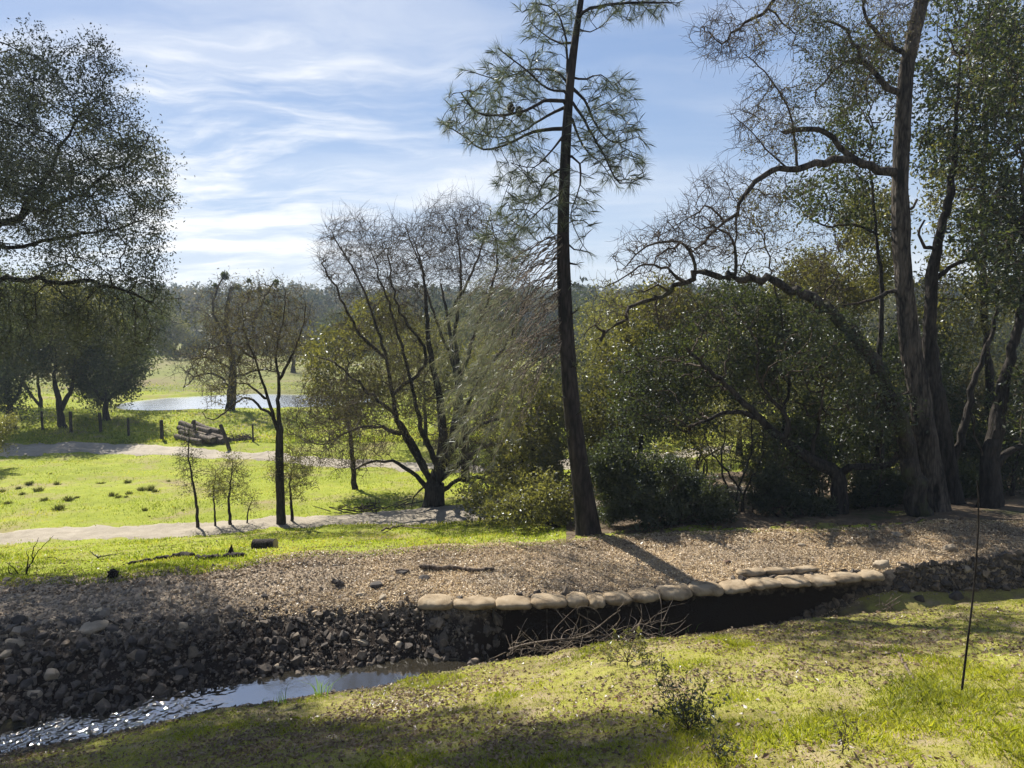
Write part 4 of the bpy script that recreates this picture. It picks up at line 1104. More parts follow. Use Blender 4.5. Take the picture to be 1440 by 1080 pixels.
for i, (px, py, Y, hp, kind, lab) in enumerate(spots):
    b = W(px, py, Y); z0 = float(H(b[0], b[1])); py0 = 540 - FPX * math.tan(math.atan((z0 - CAMZ) / Y) + PITCH)
    ttop = hp
    el = [(px, py0 - ttop * 0.62, ttop * 0.45, ttop * 0.38, 0, 4.5, 200)]
    oak('pasture_tree', lab, Y, (px, py0), [(px + 1, py0 - ttop * 0.25), (px - 1, py0 - ttop * 0.5)], 8 * 50 / Y + 2, el, {'bare': L_brown, 'olive': L_olive, 'live': L_live}[kind], {'bare': 500, 'olive': 4200, 'live': 4200}[kind], 0.30, 300 + i, 0.8, 0.5, thr=0.05, tip=0.025, twL=1.4, tw=3)
# ================================================================== stones
def stone_proto(seed, n=14, flat=0.65):
    import bmesh
    r = np.random.default_rng(seed)
    bm = bmesh.new()
    for p in runit(n, r) * r.uniform(0.8, 1.05, (n, 1)) * np.array([1, 0.8, flat]): bm.verts.new(p)
    h = bmesh.ops.convex_hull(bm, input=bm.verts)
    bmesh.ops.delete(bm, geom=[v for v in bm.verts if not v.link_faces], context='VERTS')
    bmesh.ops.triangulate(bm, faces=bm.faces)
    bm.verts.index_update()
    V = np.array([v.co[:] for v in bm.verts]); F = np.array([[v.index for v in f.verts] for f in bm.faces]); bm.free()
    return V, F


PROTO = [stone_proto(400 + i, 9 + i % 6, (0.45, 0.6, 0.8)[i % 3]) for i in range(9)]


def rot(n, r, tilt=math.pi):
    a, b, c = r.uniform(0, 2 * math.pi, n), r.uniform(-tilt, tilt, n), r.uniform(-tilt, tilt, n)
    ca, sa, cb, sb, cc, sc = np.cos(a), np.sin(a), np.cos(b), np.sin(b), np.cos(c), np.sin(c)
    Z0 = np.zeros(n); O = np.ones(n)
    Rz = np.stack([ca, -sa, Z0, sa, ca, Z0, Z0, Z0, O], -1).reshape(n, 3, 3)
    Rx = np.stack([O, Z0, Z0, Z0, cb, -sb, Z0, sb, cb], -1).reshape(n, 3, 3)
    Ry = np.stack([cc, Z0, sc, Z0, O, Z0, -sc, Z0, cc], -1).reshape(n, 3, 3)
    return Rx @ Ry @ Rz


def stamp(g, P, size, r, tilt=math.pi, rnd=None):
    which = r.integers(0, len(PROTO), len(P)); M = rot(len(P), r, tilt)
    rn = r.random(len(P)) if rnd is None else rnd
    for k, (V, F) in enumerate(PROTO):
        m = np.where(which == k)[0]
        if len(m) == 0: continue
        X = np.einsum('nij,vj->nvi', M[m], V) * size[m][:, None, None] + P[m][:, None]
        g.add(X.reshape(-1, 3), (F[None] + (np.arange(len(m)) * len(V))[:, None, None]).reshape(-1, 3), np.repeat(rn[m], len(F)))


M_stone = simple_mat('berm_stone', (0.055, 0.047, 0.041), (0.145, 0.124, 0.104), 14, by_rnd=True)
M_rock = simple_mat('bank_rock', (0.08, 0.07, 0.062), (0.19, 0.165, 0.14), 9, by_rnd=True, bump=0.6)
M_tan = simple_mat('tan_rock', (0.21, 0.17, 0.12), (0.36, 0.30, 0.22), 7, bump=0.6)
M_litter = leaf_mat('dead_leaf', [(0.07, 0.045, 0.03), (0.16, 0.11, 0.068), (0.25, 0.19, 0.125), (0.34, 0.275, 0.20)], gloss=0.02, tmix=0.2, tcol=(1.2, 1.1, 0.9))
r = np.random.default_rng(71)


def scatter(n, ca, cb, trange, r, f0=0.0, f1=1.0, power=1.0):
    t = r.uniform(*trange, n); f = f0 + (f1 - f0) * r.random(n) ** power
    d = bound(t, ca); d = d + (bound(t, cb) - d) * f
    return t * d, d, t


# rubble over the berm: coarse on the steep left face and on the right, fine on top
g = Geo()
x, d, t = scatter(8500, toe, crest, (-1.0, -0.07), r, -0.05, 1.2)
sz = np.clip(r.lognormal(-4.1, 0.68, len(x)), 0.008, 0.10) * np.clip(1.25 - 0.9 * (t + 0.5), 0.6, 1.3)
stamp(g, np.stack([x, d, H(x, d) + sz * 0.15], -1), sz, r)
x, d, t = scatter(2600, toe, crest, (0.46, 0.85), r, -0.05, 1.3)
sz = np.clip(r.lognormal(-3.6, 0.6, len(x)), 0.012, 0.10)
stamp(g, np.stack([x, d, H(x, d) + sz * 0.15], -1), sz, r)
x, d, t = scatter(900, toe, crest, (-0.12, 0.5), r, -0.1, 0.9)
sz = np.clip(r.lognormal(-3.1, 0.6, len(x)), 0.02, 0.12)
stamp(g, np.stack([x, d, H(x, d) + sz * 0.15], -1), sz, r)
t = r.uniform(-1.0, -0.02, 900); d = bound(t, near_edge) + r.normal(size=900) * 0.09 - 0.02; sz = np.clip(r.lognormal(-4.2, 0.5, 900), 0.006, 0.05)
stamp(g, np.stack([t * d, d, np.maximum(H(t * d, d), 2.41) + sz * 0.1], -1), sz, r)
tag(g.obj('rubble', M_stone), kind='stuff'); g = Geo()
x, d, t = scatter(22000, crest, back, (-1.0, 0.85), r, -0.08, 1.08)
big = np.clip(1.0 + 0.9 * (-0.25 - t) / 0.4, 0.75, 1.8) * np.clip(1.25 - (d - bound(t, crest)) / 3.2, 0.6, 1.3)
sz = np.clip(r.lognormal(-4.45, 0.5, len(x)), 0.006, 0.06) * big
stamp(g, np.stack([x, d, H(x, d) + sz * 0.1], -1), sz, r)
tag(g.obj('pebbles', simple_mat('berm_pebble', (0.19, 0.16, 0.125), (0.37, 0.315, 0.245), 11, by_rnd=True)), kind='stuff')

# single big stones one can pick out
ROCKS = [(133, 878, 24, 'olive-tan slab leaning flat on the rubble bank, the long one', 1, 0.35, 1), (104, 872, 20, 'dull brown slab just left of the long tan slab', 0, 0.4, 1), (21, 902, 17, 'flat tan stone at the left frame edge of the rubble bank', 1, 0.5, 1),
         (72, 947, 15, 'pale tan rounded stone low on the rubble bank above the water', 1, 0.7, 2), (50, 974, 13, 'pale egg-shaped stone nearest the riffle on the left', 1, 0.8, 2), (118, 905, 15, 'light grey square-faced stone below the long tan slab', 0, 0.8, 3),
         (8, 918, 12, 'white-edged stone at the far left of the bank', 1, 0.6, 4), (60, 893, 12, 'grey cobble upslope of the pale rounded stone', 0, 0.6, 5), (158, 884, 14, 'blocky grey stone right of the long tan slab', 0, 0.7, 6), (187, 900, 12, 'upright grey stone at the start of the dark undercut', 0, 0.9, 7),
         (196, 922, 13, 'tall narrow stone standing in the rubble, left of the undercut', 0, 1.0, 8), (258, 880, 12, 'pale cobble set in the dark earth of the undercut', 1, 0.7, 2), (148, 920, 13, 'grey broken cobble in the middle of the rubble face', 0, 0.8, 3), (18, 955, 14, 'large dark cobble near the water at the left edge', 0, 0.7, 4),
         (38, 960, 12, 'brown cobble wedged beside the large dark one at left', 0, 0.7, 5), (350, 930, 11, 'grey cobble at the foot of the dark bank by the pool', 0, 0.8, 6), (392, 936, 10, 'bright angular chip of stone on the far shore of the pool', 1, 0.5, 7), (300, 870, 9, 'small pale stone poking from the earth left of centre', 0, 0.7, 8),
         (475, 820, 13, 'brown clod-like boulder on the lip of the berm, left one of a pair', 0, 0.7, 1), (530, 822, 12, 'brown clod-like boulder on the lip of the berm, right one of a pair', 0, 0.7, 2), (506, 836, 9, 'small light cobble between the two brown boulders', 1, 0.6, 3), (538, 840, 9, 'small light cobble below the right brown boulder', 1, 0.6, 4),
         (596, 812, 12, 'flat stone lying below the fallen bough on the berm', 0, 0.4, 5), (564, 805, 10, 'dark flat stone left of the fallen bough', 0, 0.4, 6), (484, 892, 11, 'grey cobble in the shade beneath the left end of the sandbags', 0, 0.8, 7), (560, 905, 9, 'white stone in the shade by the water beneath the sandbags', 1, 0.6, 8), (510, 902, 10, 'white angular shard in the shade at the water edge', 1, 0.5, 1),
         (1240, 795, 14, 'upright pale stone where the sandbag row ends on the right', 1, 1.2, 2), (1335, 770, 12, 'pale boulder on top of the berm at right, half in sun', 1, 0.7, 3), (1272, 826, 13, 'rounded grey cobble in the right rubble face, the largest', 0, 0.8, 4), (1330, 818, 11, 'grey cobble high in the right rubble face', 0, 0.8, 5),
         (1292, 840, 11, 'grey cobble low in the right rubble face', 0, 0.8, 6), (1345, 838, 12, 'blocky cobble low in the right rubble face near the thin stick', 0, 0.8, 7), (1360, 800, 9, 'white chip of stone in the right rubble beside the thin stick', 1, 0.9, 8), (1262, 750, 11, 'pale flat stone lying in the shade in front of the leaning oak', 1, 0.4, 1), (1128, 766, 8, 'small tan stone alone on the sunlit berm top', 1, 0.5, 2),
         (1022, 790, 8, 'dark red-brown clod alone on the sunlit berm top', 2, 0.6, 3), (372, 838, 8, 'small dark stone on the sunlit rubble left of the brown boulders', 0, 0.6, 4)]
M_clod = simple_mat('earth_clod', (0.05, 0.03, 0.02), (0.13, 0.08, 0.055), 12)


def ground_hit(px, py):
    """where the ray through a photo pixel meets the ground"""
    Y = np.geomspace(3.0, 140, 2600)
    P = W(np.full(len(Y), float(px)), np.full(len(Y), float(py)), Y)
    below = P[:, 2] < H(P[:, 0], P[:, 1])
    k = int(np.argmax(below)) if below.any() else len(Y) - 1
    return P[k]


for i, (px, py, w, lab, tone, fl, sd) in enumerate(ROCKS):
    p = ground_hit(px, py + w * 0.25); s = px_m(w, p[1])
    import bmesh
    bm = bmesh.new(); rr = np.random.default_rng(900 + i)
    for q in runit(22, rr) * rr.uniform(0.85, 1.0, (22, 1)) * np.array([1, 0.75, min(fl, 1.2)]): bm.verts.new(q * s)
    bmesh.ops.convex_hull(bm, input=bm.verts); bmesh.ops.delete(bm, geom=[v for v in bm.verts if not v.link_faces], context='VERTS')
    bmesh.ops.bevel(bm, geom=list(bm.edges), offset=s * 0.07, segments=1, affect='EDGES')
    me = bpy.data.meshes.new('rock'); bm.to_mesh(me); bm.free(); me.materials.append((M_rock, M_tan, M_clod)[tone])
    o = bpy.data.objects.new('rock', me); COL.objects.link(o); o.location = p + np.array([0, 0, s * 0.12])
    o.rotation_euler = (rr.normal() * 0.25 + (0.25 if fl < 0.6 else 0), rr.normal() * 0.2, rr.normal() * 0.6)
    tag(o, lab, 'rock')

# ================================================================== sandbags along the lip
m, nt, out = new_mat('sandbag_burlap'); p_ = pos(nt)
n1 = noise(nt, p_, 5, 5, 0.6); n2 = noise(nt, p_, 160, 2); tcg = N(nt, 'ShaderNodeTexCoord').outputs['Object']
wv1 = N(nt, 'ShaderNodeTexWave', {'Vector': tcg, 'Scale': 55.0, 'Distortion': 1.0}, bands_direction='X')
c = ramp(nt, n1.outputs[0], [(0.3, (0.18, 0.135, 0.085)), (0.5, (0.38, 0.295, 0.195)), (0.72, (0.48, 0.395, 0.28))]).outputs[0]
hh = N(nt, 'ShaderNodeMath', {0: n2.outputs[0], 1: wv1.outputs[1]}, operation='ADD'); hb = N(nt, 'ShaderNodeMath', {0: hh, 1: n1.outputs[0]}, operation='ADD')
bp = N(nt, 'ShaderNodeBump', {'Strength': 0.7, 'Distance': 0.007, 'Height': hb.outputs[0]})
sh = N(nt, 'ShaderNodeBsdfPrincipled', {'Base Color': c, 'Roughness': 0.95, 'Normal': bp.outputs[0], 'Specular IOR Level': 0.1})
nt.links.new(sh.outputs[0], out.inputs[0]); M_bag = m


def sandbag(a, b, w, h, seed, label, sink=0.0, group='sandbags laid along the lip of the berm'):
    """a filled sack between two points of the wall line"""
    r = np.random.default_rng(seed)
    a = np.asarray(a); b = np.asarray(b); L = np.linalg.norm(b - a) * 1.05
    nu, nv = 26, 20
    u = np.linspace(-1, 1, nu)[:, None]; v = np.linspace(0, 2 * math.pi, nv, endpoint=False)[None]
    e = (1 - np.abs(u) ** 5) ** 0.45
    sc, ss = np.cos(v), np.sin(v)
    sc = np.sign(sc) * np.abs(sc) ** 0.75; ss = np.sign(ss) * np.abs(ss) ** 0.8
    lum = 1 + 0.30 * (vnoise(u * 2.2 + seed * 3.1 + 0 * v, v * 1.1 + 0 * u) - 0.5) + 0.16 * (vnoise(u * 6 + seed, v * 3 + 0 * u) - 0.5)
    X = u * L / 2 + 0 * v
    Yy = sc * e * w / 2 * lum; Z = ss * e * h / 2 * lum * (1 - 0.10 * np.abs(u))
    Z = np.where(Z < -h * 0.36, -h * 0.36 + (Z + h * 0.36) * 0.3, Z)
    X = X + 0.02 * (vnoise(v * 2 + seed, u * 2 + 0 * v) - 0.5)
    g = Geo(); g.add(np.stack([X, Yy, Z], -1).reshape(-1, 3), grid_faces(nu, nv, True))
    cap = [list(range(nv))[::-1], [(nu - 1) * nv + j for j in range(nv)]]
    g.add(np.zeros((0, 3)), np.zeros((0, 4)))
    me = g.mesh('sandbag', M_bag, True)
    o = bpy.data.objects.new('sandbag', me); COL.objects.link(o)
    mid = (a + b) / 2; dv = b - a
    o.location = mid; o.rotation_euler = (r.normal() * 0.06, -math.atan2(dv[2], np.hypot(dv[0], dv[1])), math.atan2(dv[1], dv[0]) + r.normal() * 0.04)
    return tag(o, label, 'sandbag', group)


edges = [(590, 848), (638, 846), (697, 846), (747, 843), (797, 841), (826, 840), (850, 838), (885, 836), (926, 833), (970, 829), (1014, 824), (1051, 819), (1094, 815), (1135, 812), (1170, 810), (1207, 807), (1238, 805)]
names_ = ['first', 'second', 'third', 'fourth', 'fifth', 'sixth', 'seventh', 'eighth', 'ninth', 'tenth', 'eleventh', 'twelfth', 'thirteenth', 'fourteenth', 'fifteenth', 'sixteenth']
look = ['half buried tan', 'long sagging tan', 'plump tan', 'plump smooth tan', 'short tan', 'small round tan', 'smooth tan', 'wide tan', 'wide pale tan', 'long pale', 'long smooth pale', 'plump pale', 'pale', 'small pale', 'flat pale', 'flattened dusty']
for i in range(16):
    t0, t1 = [(WZ(q[0], q[1], 3.06)) for q in (edges[i], edges[i + 1])]
    for q in (t0, t1):
        tt = q[0] / q[1]; dd = bound(tt, crest) - 0.02; q[0] = tt * dd; q[1] = dd; q[2] = 3.015 + 0.012 * i / 16 * 3 - 0.03
    t0[2] += 0.012 * math.sin(i * 2.3); t1[2] += 0.012 * math.cos(i * 1.7)
    sandbag(t0, t1, 0.36, (0.15 if i < 10 else 0.115) * (1 + 0.08 * math.sin(i * 5.1)), 500 + i, f'{look[i]} sandbag, {names_[i]} from the left end of the front row')
for i, (x0, x1, y0, y1) in enumerate([(1036, 1075, 806, 804), (1075, 1112, 804, 802), (1112, 1148, 802, 800)]):
    a, b = WZ(x0, y0, 3.06), WZ(x1, y1, 3.06)
    sandbag(a, b, 0.2, 0.10, 540 + i, f'low dusty sandbag in the short back row, {("left", "middle", "right")[i]} one', group='sandbags in the short second row')

# ================================================================== wood on the ground
M_deadwood = bark_mat('weathered_wood', (0.05, 0.038, 0.028), (0.20, 0.155, 0.115), 16, 0.7)
M_char = bark_mat('charred_wood', (0.006, 0.005, 0.005), (0.035, 0.028, 0.024), 12, 0.8)
M_cut = simple_mat('sawn_wood', (0.25, 0.19, 0.12), (0.42, 0.33, 0.22), 20)


def lay(path, w0, w1, lift=0.5, step=0.05, gn=0.1, seed=1, on_ground=True):
    """a stick along photo pixels, lying on the ground"""
    r = np.random.default_rng(seed)
    q = np.array([ground_hit(px, py) for px, py in path]); Ym = q[:, 1].mean()
    c, f = catmull(q, step)
    rad = px_m(w0 + (w1 - w0) * f, Ym) / 2
    if on_ground: c[:, 2] = np.maximum(H(c[:, 0], c[:, 1]), c[:, 2] - 0.05) + rad * lift
    c[1:-1] += r.normal(size=(len(c) - 2, 3)) * gn * rad[1:-1, None]
    rad = rad * (1 + 0.25 * (r.random(len(rad)) - 0.5))
    rad[0] *= 0.75
    return c, rad


def chain(g, c, rad, sides=8):
    h = tubes(c, np.arange(len(c)) - 1, rad, sides_for=((0, sides),), lump=0.0)
    g.add(h.V[0], h.F[0])
    for e, s in ((0, 1), (-1, -1)):                 # rounded ends
        dv = unit(c[e] - c[e + s]); k = tubes(np.array([c[e], c[e] + dv * rad[e] * 0.7]), [-1, 0], np.array([rad[e], rad[e] * 0.25]), sides_for=((0, sides),))
        g.add(k.V[0], k.F[0])


def stick(name, label, cat, path, w0, w1, mat, seed=1, sides=(), lift=0.5, gn=0.25, group=None):
    c, rad = lay(path, w0, w1, lift, 0.06, gn, seed)
    g = Geo(); chain(g, c, rad)
    for s in sides:
        c2, r2 = lay(s[0], s[1], s[2], 1.5, 0.06, 0.3, seed + 5); chain(g, c2, r2, 5)
    return tag(g.obj(name, mat, smooth=True, origin=c[0]), label, cat, group)


stick('fallen_bough', 'long weathered bough lying along the top of the berm behind the sandbags', 'branch', [(591, 800), (610, 802), (640, 801), (670, 804), (694, 802)], 9, 5, M_deadwood, 1, lift=0.8)
stick('wood_chunk', 'short dark chunk of wood left of the long bough on the berm', 'wood', [(557, 805), (566, 805), (574, 805)], 7, 6, M_deadwood, 2)
stick('charred_log', 'low charred log in the grass, thicker at its right end, without spikes', 'log', [(181, 794), (200, 791), (225, 788), (240, 786), (255, 784), (271, 784)], 5, 11, M_char, 3)
o = stick('charred_log', 'charred split log with two upright black spikes, right of the low charred log', 'log', [(276, 786), (295, 786), (320, 784), (342, 783)], 7, 9, M_char, 4)
b = o.location
for (px, py, hpx, wpx) in ((324, 783, 19, 12), (305, 785, 8, 8), (338, 783, 7, 9)):
    p = ground_hit(px, py); hh = px_m(hpx, p[1]); ww = px_m(wpx, p[1]); g = Geo()
    V = np.array([[-ww * .6, -ww * .3, -.05], [ww * .5, -ww * .3, -.05], [ww * .5, ww * .3, -.05], [-ww * .6, ww * .3, -.05], [-ww * .2, -ww * .15, hh * .45], [ww * .35, -ww * .15, hh * .5], [ww * .35, ww * .15, hh * .5], [-ww * .2, ww * .15, hh * .45], [ww * .2, 0, hh]]) + p
    g.add(V, [(0, 1, 5, 4), (1, 2, 6, 5), (2, 3, 7, 6), (3, 0, 4, 7)]); g.add(V, [(4, 5, 8), (5, 6, 8), (6, 7, 8), (7, 4, 8)])
    ob = g.obj('spike', M_char, origin=p); ob.parent = o; ob.location = p - np.array(b)
# sawn block on the verge
c0 = ground_hit(357, 771); c1 = c0 + np.array([0.42, -0.06, 0.0]); c0[2] = float(H(c0[0], c0[1])) + 0.06; c1[2] = float(H(c1[0], c1[1])) + 0.06
e = empty('cut_log', c0); tag(e, 'short sawn log block with a pale cut face lying on the bright verge', 'log')
cc, _ = catmull([c0, c1], 0.06); rad = np.full(len(cc), 0.105); g = tubes(cc, np.arange(len(cc)) - 1, rad, sides_for=((0, 16),), lump=0.0); g.obj('bark', M_char, e, smooth=True)
for s, q in ((1, c0), (-1, c1)):
    dv = unit(c1 - c0) * s * -0.002; u = unit(np.cross(dv, [0, 0, 1])); v = unit(np.cross(dv, u)); a = np.arange(16) * math.pi / 8
    g = Geo(); g.add(np.concatenate([q + dv + 0.102 * (u * np.cos(a)[:, None] + v * np.sin(a)[:, None]), [q + dv * 2]]), [(i, (i + 1) % 16, 16) for i in range(16)]); g.obj('cut_face', M_cut, e)
# dead twigs
def twigplant(name, label, cat, Y, paths, w, mat, seed, extra=0):
    T = Tree(name, label, cat, Y, 0.07, seed)
    for i, p in enumerate(paths):
        T.limb(p, w * (1 if i == 0 else 0.65), 0.7, 0.15, ground=(i == 0))
    T.radii(0.003, 2.4); T.root()
    tubes(np.array(T.P), np.array(T.par), np.array(T.R)).obj('stem', mat, T.o, smooth=True)
    return T


twigplant('dead_branch', 'forked dead branch standing up from the berm at the far left', 'branch', 11.2, [[(30, 818), (38, 802), (45, 790), (55, 775), (75, 753)], [(45, 790), (47, 775), (54, 756)], [(38, 802), (40, 785), (37, 775)], [(30, 815), (20, 800), (8, 790)], [(30, 812), (15, 806), (12, 795)]], 4, M_char, 601)
stick('fallen_twig', 'thin forked twig lying in the grass left of the charred logs', 'twig', [(137, 785), (150, 782), (170, 778)], 2.2, 1.2, M_char, 7, sides=[([(138, 785), (131, 780), (126, 776)], 1.5, 1)])
stick('fallen_twig', 'faint twig lying in the grass near the upright dead branch', 'twig', [(66, 784), (80, 787), (95, 790)], 2, 1, M_char, 8)
stick('fallen_branch', 'dead branch arched in the grass in front of the many-stemmed oak', 'branch', [(537, 750), (550, 746), (565, 742), (585, 745), (608, 747)], 3.2, 1.6, M_deadwood, 9, lift=2.5)
stick('fallen_branch', 'pale stick lying across the leaning oak foot at the right of the berm', 'branch', [(1268, 742), (1285, 736), (1305, 724), (1326, 718)], 3, 2, M_deadwood, 10, sides=[([(1284, 738), (1305, 728), (1330, 723)], 3, 1.5)], lift=2)
# cone-like clod on the berm edge
p = ground_hit(159, 812); g = Geo(); rr = np.random.default_rng(3)
u = np.linspace(0.05, math.pi - 0.05, 16)[:, None]; v = np.linspace(0, 2 * math.pi, 18, endpoint=False)[None]
q = 0.062 * (1 + 0.22 * np.sin(v * 7 + u * 8) * np.sin(u) + 0.15 * rr.normal(size=(16, 18)))
g.add(np.stack([p[0] + q * np.sin(u) * np.cos(v), p[1] + q * np.sin(u) * np.sin(v), p[2] + 0.05 + q * 1.15 * np.cos(u)], -1).reshape(-1, 3), grid_faces(16, 18, True))
tag(g.obj('pine_cone', M_char, origin=p), 'dark spiky pine cone resting on the left edge of the gravel berm', 'pine cone')

# thin upright stake in the foreground right
q0 = ground_hit(1351, 981); st = W(np.array([1351, 1355, 1361, 1367, 1372, 1376, 1376, 1374]), np.array([984, 950, 900, 850, 800, 740, 700, 676]), q0[1])
g = tubes(st, np.arange(8) - 1, np.linspace(0.009, 0.0045, 8), sides_for=((0, 8),)); tag(g.obj('thin_stake', M_char, smooth=True, origin=st[0]), 'thin dark stake standing upright in the foreground grass at right', 'stake')
stick('fallen_stick', 'pale dry stick lying in the foreground grass left of the upright stake', 'stick', [(1262, 918), (1278, 945), (1290, 968), (1303, 990)], 4.5, 3.5, M_deadwood, 12, sides=[([(1240, 922), (1252, 920), (1264, 918)], 3, 2)])
stick('fallen_stick', 'slender straw-coloured stick lying in the grass in the middle of the near bank', 'stick', [(1106, 928), (1140, 936), (1175, 942), (1200, 945)], 2, 1.6, M_deadwood, 13)
stick('fallen_stick', 'short twig near the lower edge of the view in the shaded grass', 'stick', [(808, 1048), (840, 1054), (872, 1062)], 2.4, 2, M_deadwood, 14)

# tangle of brush on the near creek bank
e0 = ground_hit(820, 905)
e = empty('brush_pile', e0); tag(e, 'tangled heap of pale dry roots and sticks on the creek bank under the sandbags', 'brush pile')
rr = np.random.default_rng(31)
g = Geo(); Yb = 9.3
path = W(np.array([716, 745, 780, 815, 838, 858, 872]), np.array([913, 905, 900, 896, 884, 868, 858]), Yb); c, f = catmull(path, 0.05); chain(g, c, 0.017 * (1 - 0.6 * f), 6); g.obj('main_branch', B_twiggrey, e, smooth=True)
g = Geo()
path = W(np.array([836, 830, 822, 812, 814, 826, 840, 846]), np.array([880, 876, 868, 862, 854, 853, 860, 872]), Yb); c, f = catmull(path, 0.04); chain(g, c, 0.006 * (1 - 0.3 * f), 5)
path = W(np.array([866, 872, 868, 876, 880]), np.array([880, 868, 858, 850, 842]), Yb - 0.1); c, f = catmull(path, 0.04); chain(g, c, 0.007 * (1 - 0.4 * f), 5)
for i in range(150):
    px = rr.uniform(708, 935); py0 = 918 - (px - 708) * 0.14 + rr.normal() * 8
    y = Yb + rr.normal() * 0.22
    a = W(px, py0, y); dv = unit(rr.normal(size=3) * np.array([1, .5, .45]) + np.array([0.5, 0, 0.25])); Ls = rr.uniform(0.12, 0.5)
    mid = a + dv * Ls * 0.5 + rr.normal(size=3) * 0.04; q = a + dv * Ls + rr.normal(size=3) * 0.05
    c, f = catmull([a, mid, q], 0.06); h = tubes(c, np.arange(len(c)) - 1, rr.uniform(0.003, 0.008) * (1 - 0.5 * f), sides_for=((0, 4),)); g.add(h.V[0], h.F[0])
tag(g.obj('twig_tangle', B_twiggrey, e, smooth=True), kind='stuff')
# ripped roots at the right end of the wall
g = Geo(); e0 = ground_hit(1245, 868)
for i in range(16):
    a = W(rr.uniform(1225, 1255), rr.uniform(845, 862), 10.4); q = a + np.array([rr.uniform(0, 0.35), rr.normal() * 0.1, rr.uniform(-0.15, 0.25)]); mid = (a + q) / 2 + rr.normal(size=3) * 0.05
    c, f = catmull([a, mid, q], 0.05); h = tubes(c, np.arange(len(c)) - 1, 0.006 * (1 - 0.5 * f), sides_for=((0, 4),)); g.add(h.V[0], h.F[0])
tag(g.obj('bare_roots', B_twiggrey, smooth=True, origin=W(1240, 862, 10.4)), 'small tuft of bleached bare roots at the right end of the sandbag wall', 'roots')

# ================================================================== foreground sprouts
def sprout(label, base, tops, leaf, nl, L, seed, w=2.2, name='sapling_sprout', wob=0.3):
    p = ground_hit(*base); T = Tree(name, label, 'sprout', p[1], 0.05, seed)
    rr = np.random.default_rng(seed)
    T.limb([base, (base[0], base[1] - 8)], w, w)
    for (px, py) in tops:
        T.limb([(base[0], base[1] - 4), ((base[0] + px) / 2 + rr.normal() * 4, (base[1] * 0.45 + py * 0.55), rr.normal() * 0.06), (px, py, rr.normal() * 0.12)], w * 0.7, 0.8, 0.15)
    T.radii(0.0022, 2.4); T.twigs(1, 0.09, 0.0014, 0.004, seg=2)
    T.root(); tubes(np.array(T.P), np.array(T.par), np.array(T.R)).obj('stem', B_twig, T.o, smooth=True)
    if nl: T.foliage(leaf, nl, L, 0.02, thr=0.0032)
    return T


sprout('twiggy oak seedling with small grey-green leaves in the sunny foreground grass', (968, 1030), [(935, 945), (950, 960), (965, 950), (985, 955), (1000, 975), (1010, 990), (940, 985), (975, 975), (955, 990), (990, 1000), (925, 1000), (1005, 1010)], L_liveg, 520, 0.034, 701)
sprout('tall thin bare sprig beside the grey-green oak seedling', (948, 1010), [(930, 925), (920, 930), (936, 950), (925, 965)], L_live, 90, 0.03, 702)
sprout('small leafy green sprout at the top of the near bank by the brush heap', (882, 935), [(865, 895), (855, 905), (880, 890), (895, 893), (905, 905), (850, 918), (890, 912), (915, 918)], L_pale, 420, 0.04, 703)
sprout('low dark twiggy sprout in the grass at the lower middle', (1010, 1070), [(995, 1040), (1005, 1030), (1020, 1035), (1032, 1045), (1000, 1050)], L_live, 120, 0.03, 704)
sprout('sparse dry weed in the lower right foreground', (1185, 1060), [(1170, 1010), (1190, 1020), (1205, 1030)], L_brown, 60, 0.03, 705)

# reeds at the water
M_blade = leaf_mat('reed_blade', [(0.06, 0.11, 0.02), (0.10, 0.17, 0.03)], gloss=0.03)
for lab, px, py, n, hp in (('clump of long green grass blades at the pool edge, the taller clump', 452, 978, 16, 30), ('small clump of green grass blades at the pool edge, left of the taller one', 388, 992, 10, 24), ('few blades of grass by the dark wall under the sandbags', 930, 893, 7, 34), ('sparse blades by the creek bank between brush heap and sprout', 965, 888, 6, 18)):
    p = ground_hit(px, py); g = Geo(); rr = np.random.default_rng(px)
    for i in range(n):
        b = p + np.array([rr.normal() * 0.05, rr.normal() * 0.04, -0.01]); h = px_m(hp, p[1]) * rr.uniform(0.5, 1.15); ln = np.array([rr.normal() * 0.35, rr.normal() * 0.3, 0]) * h
        s = np.array([0.004, 0.001, 0]); V = [b - s, b + s, b + ln * 0.3 + [0, 0, h * 0.6] + s * 0.8, b + ln * 0.3 + [0, 0, h * 0.6] - s * 0.8, b + ln + [0, 0, h]]
        g.add(V, [(0, 1, 2, 3)], [rr.random()]); g.add(np.array(V)[[3, 2, 4]], [(0, 1, 2)], [rr.random()])
    tag(g.obj('grass_clump', M_blade, origin=p), lab, 'grass clump')

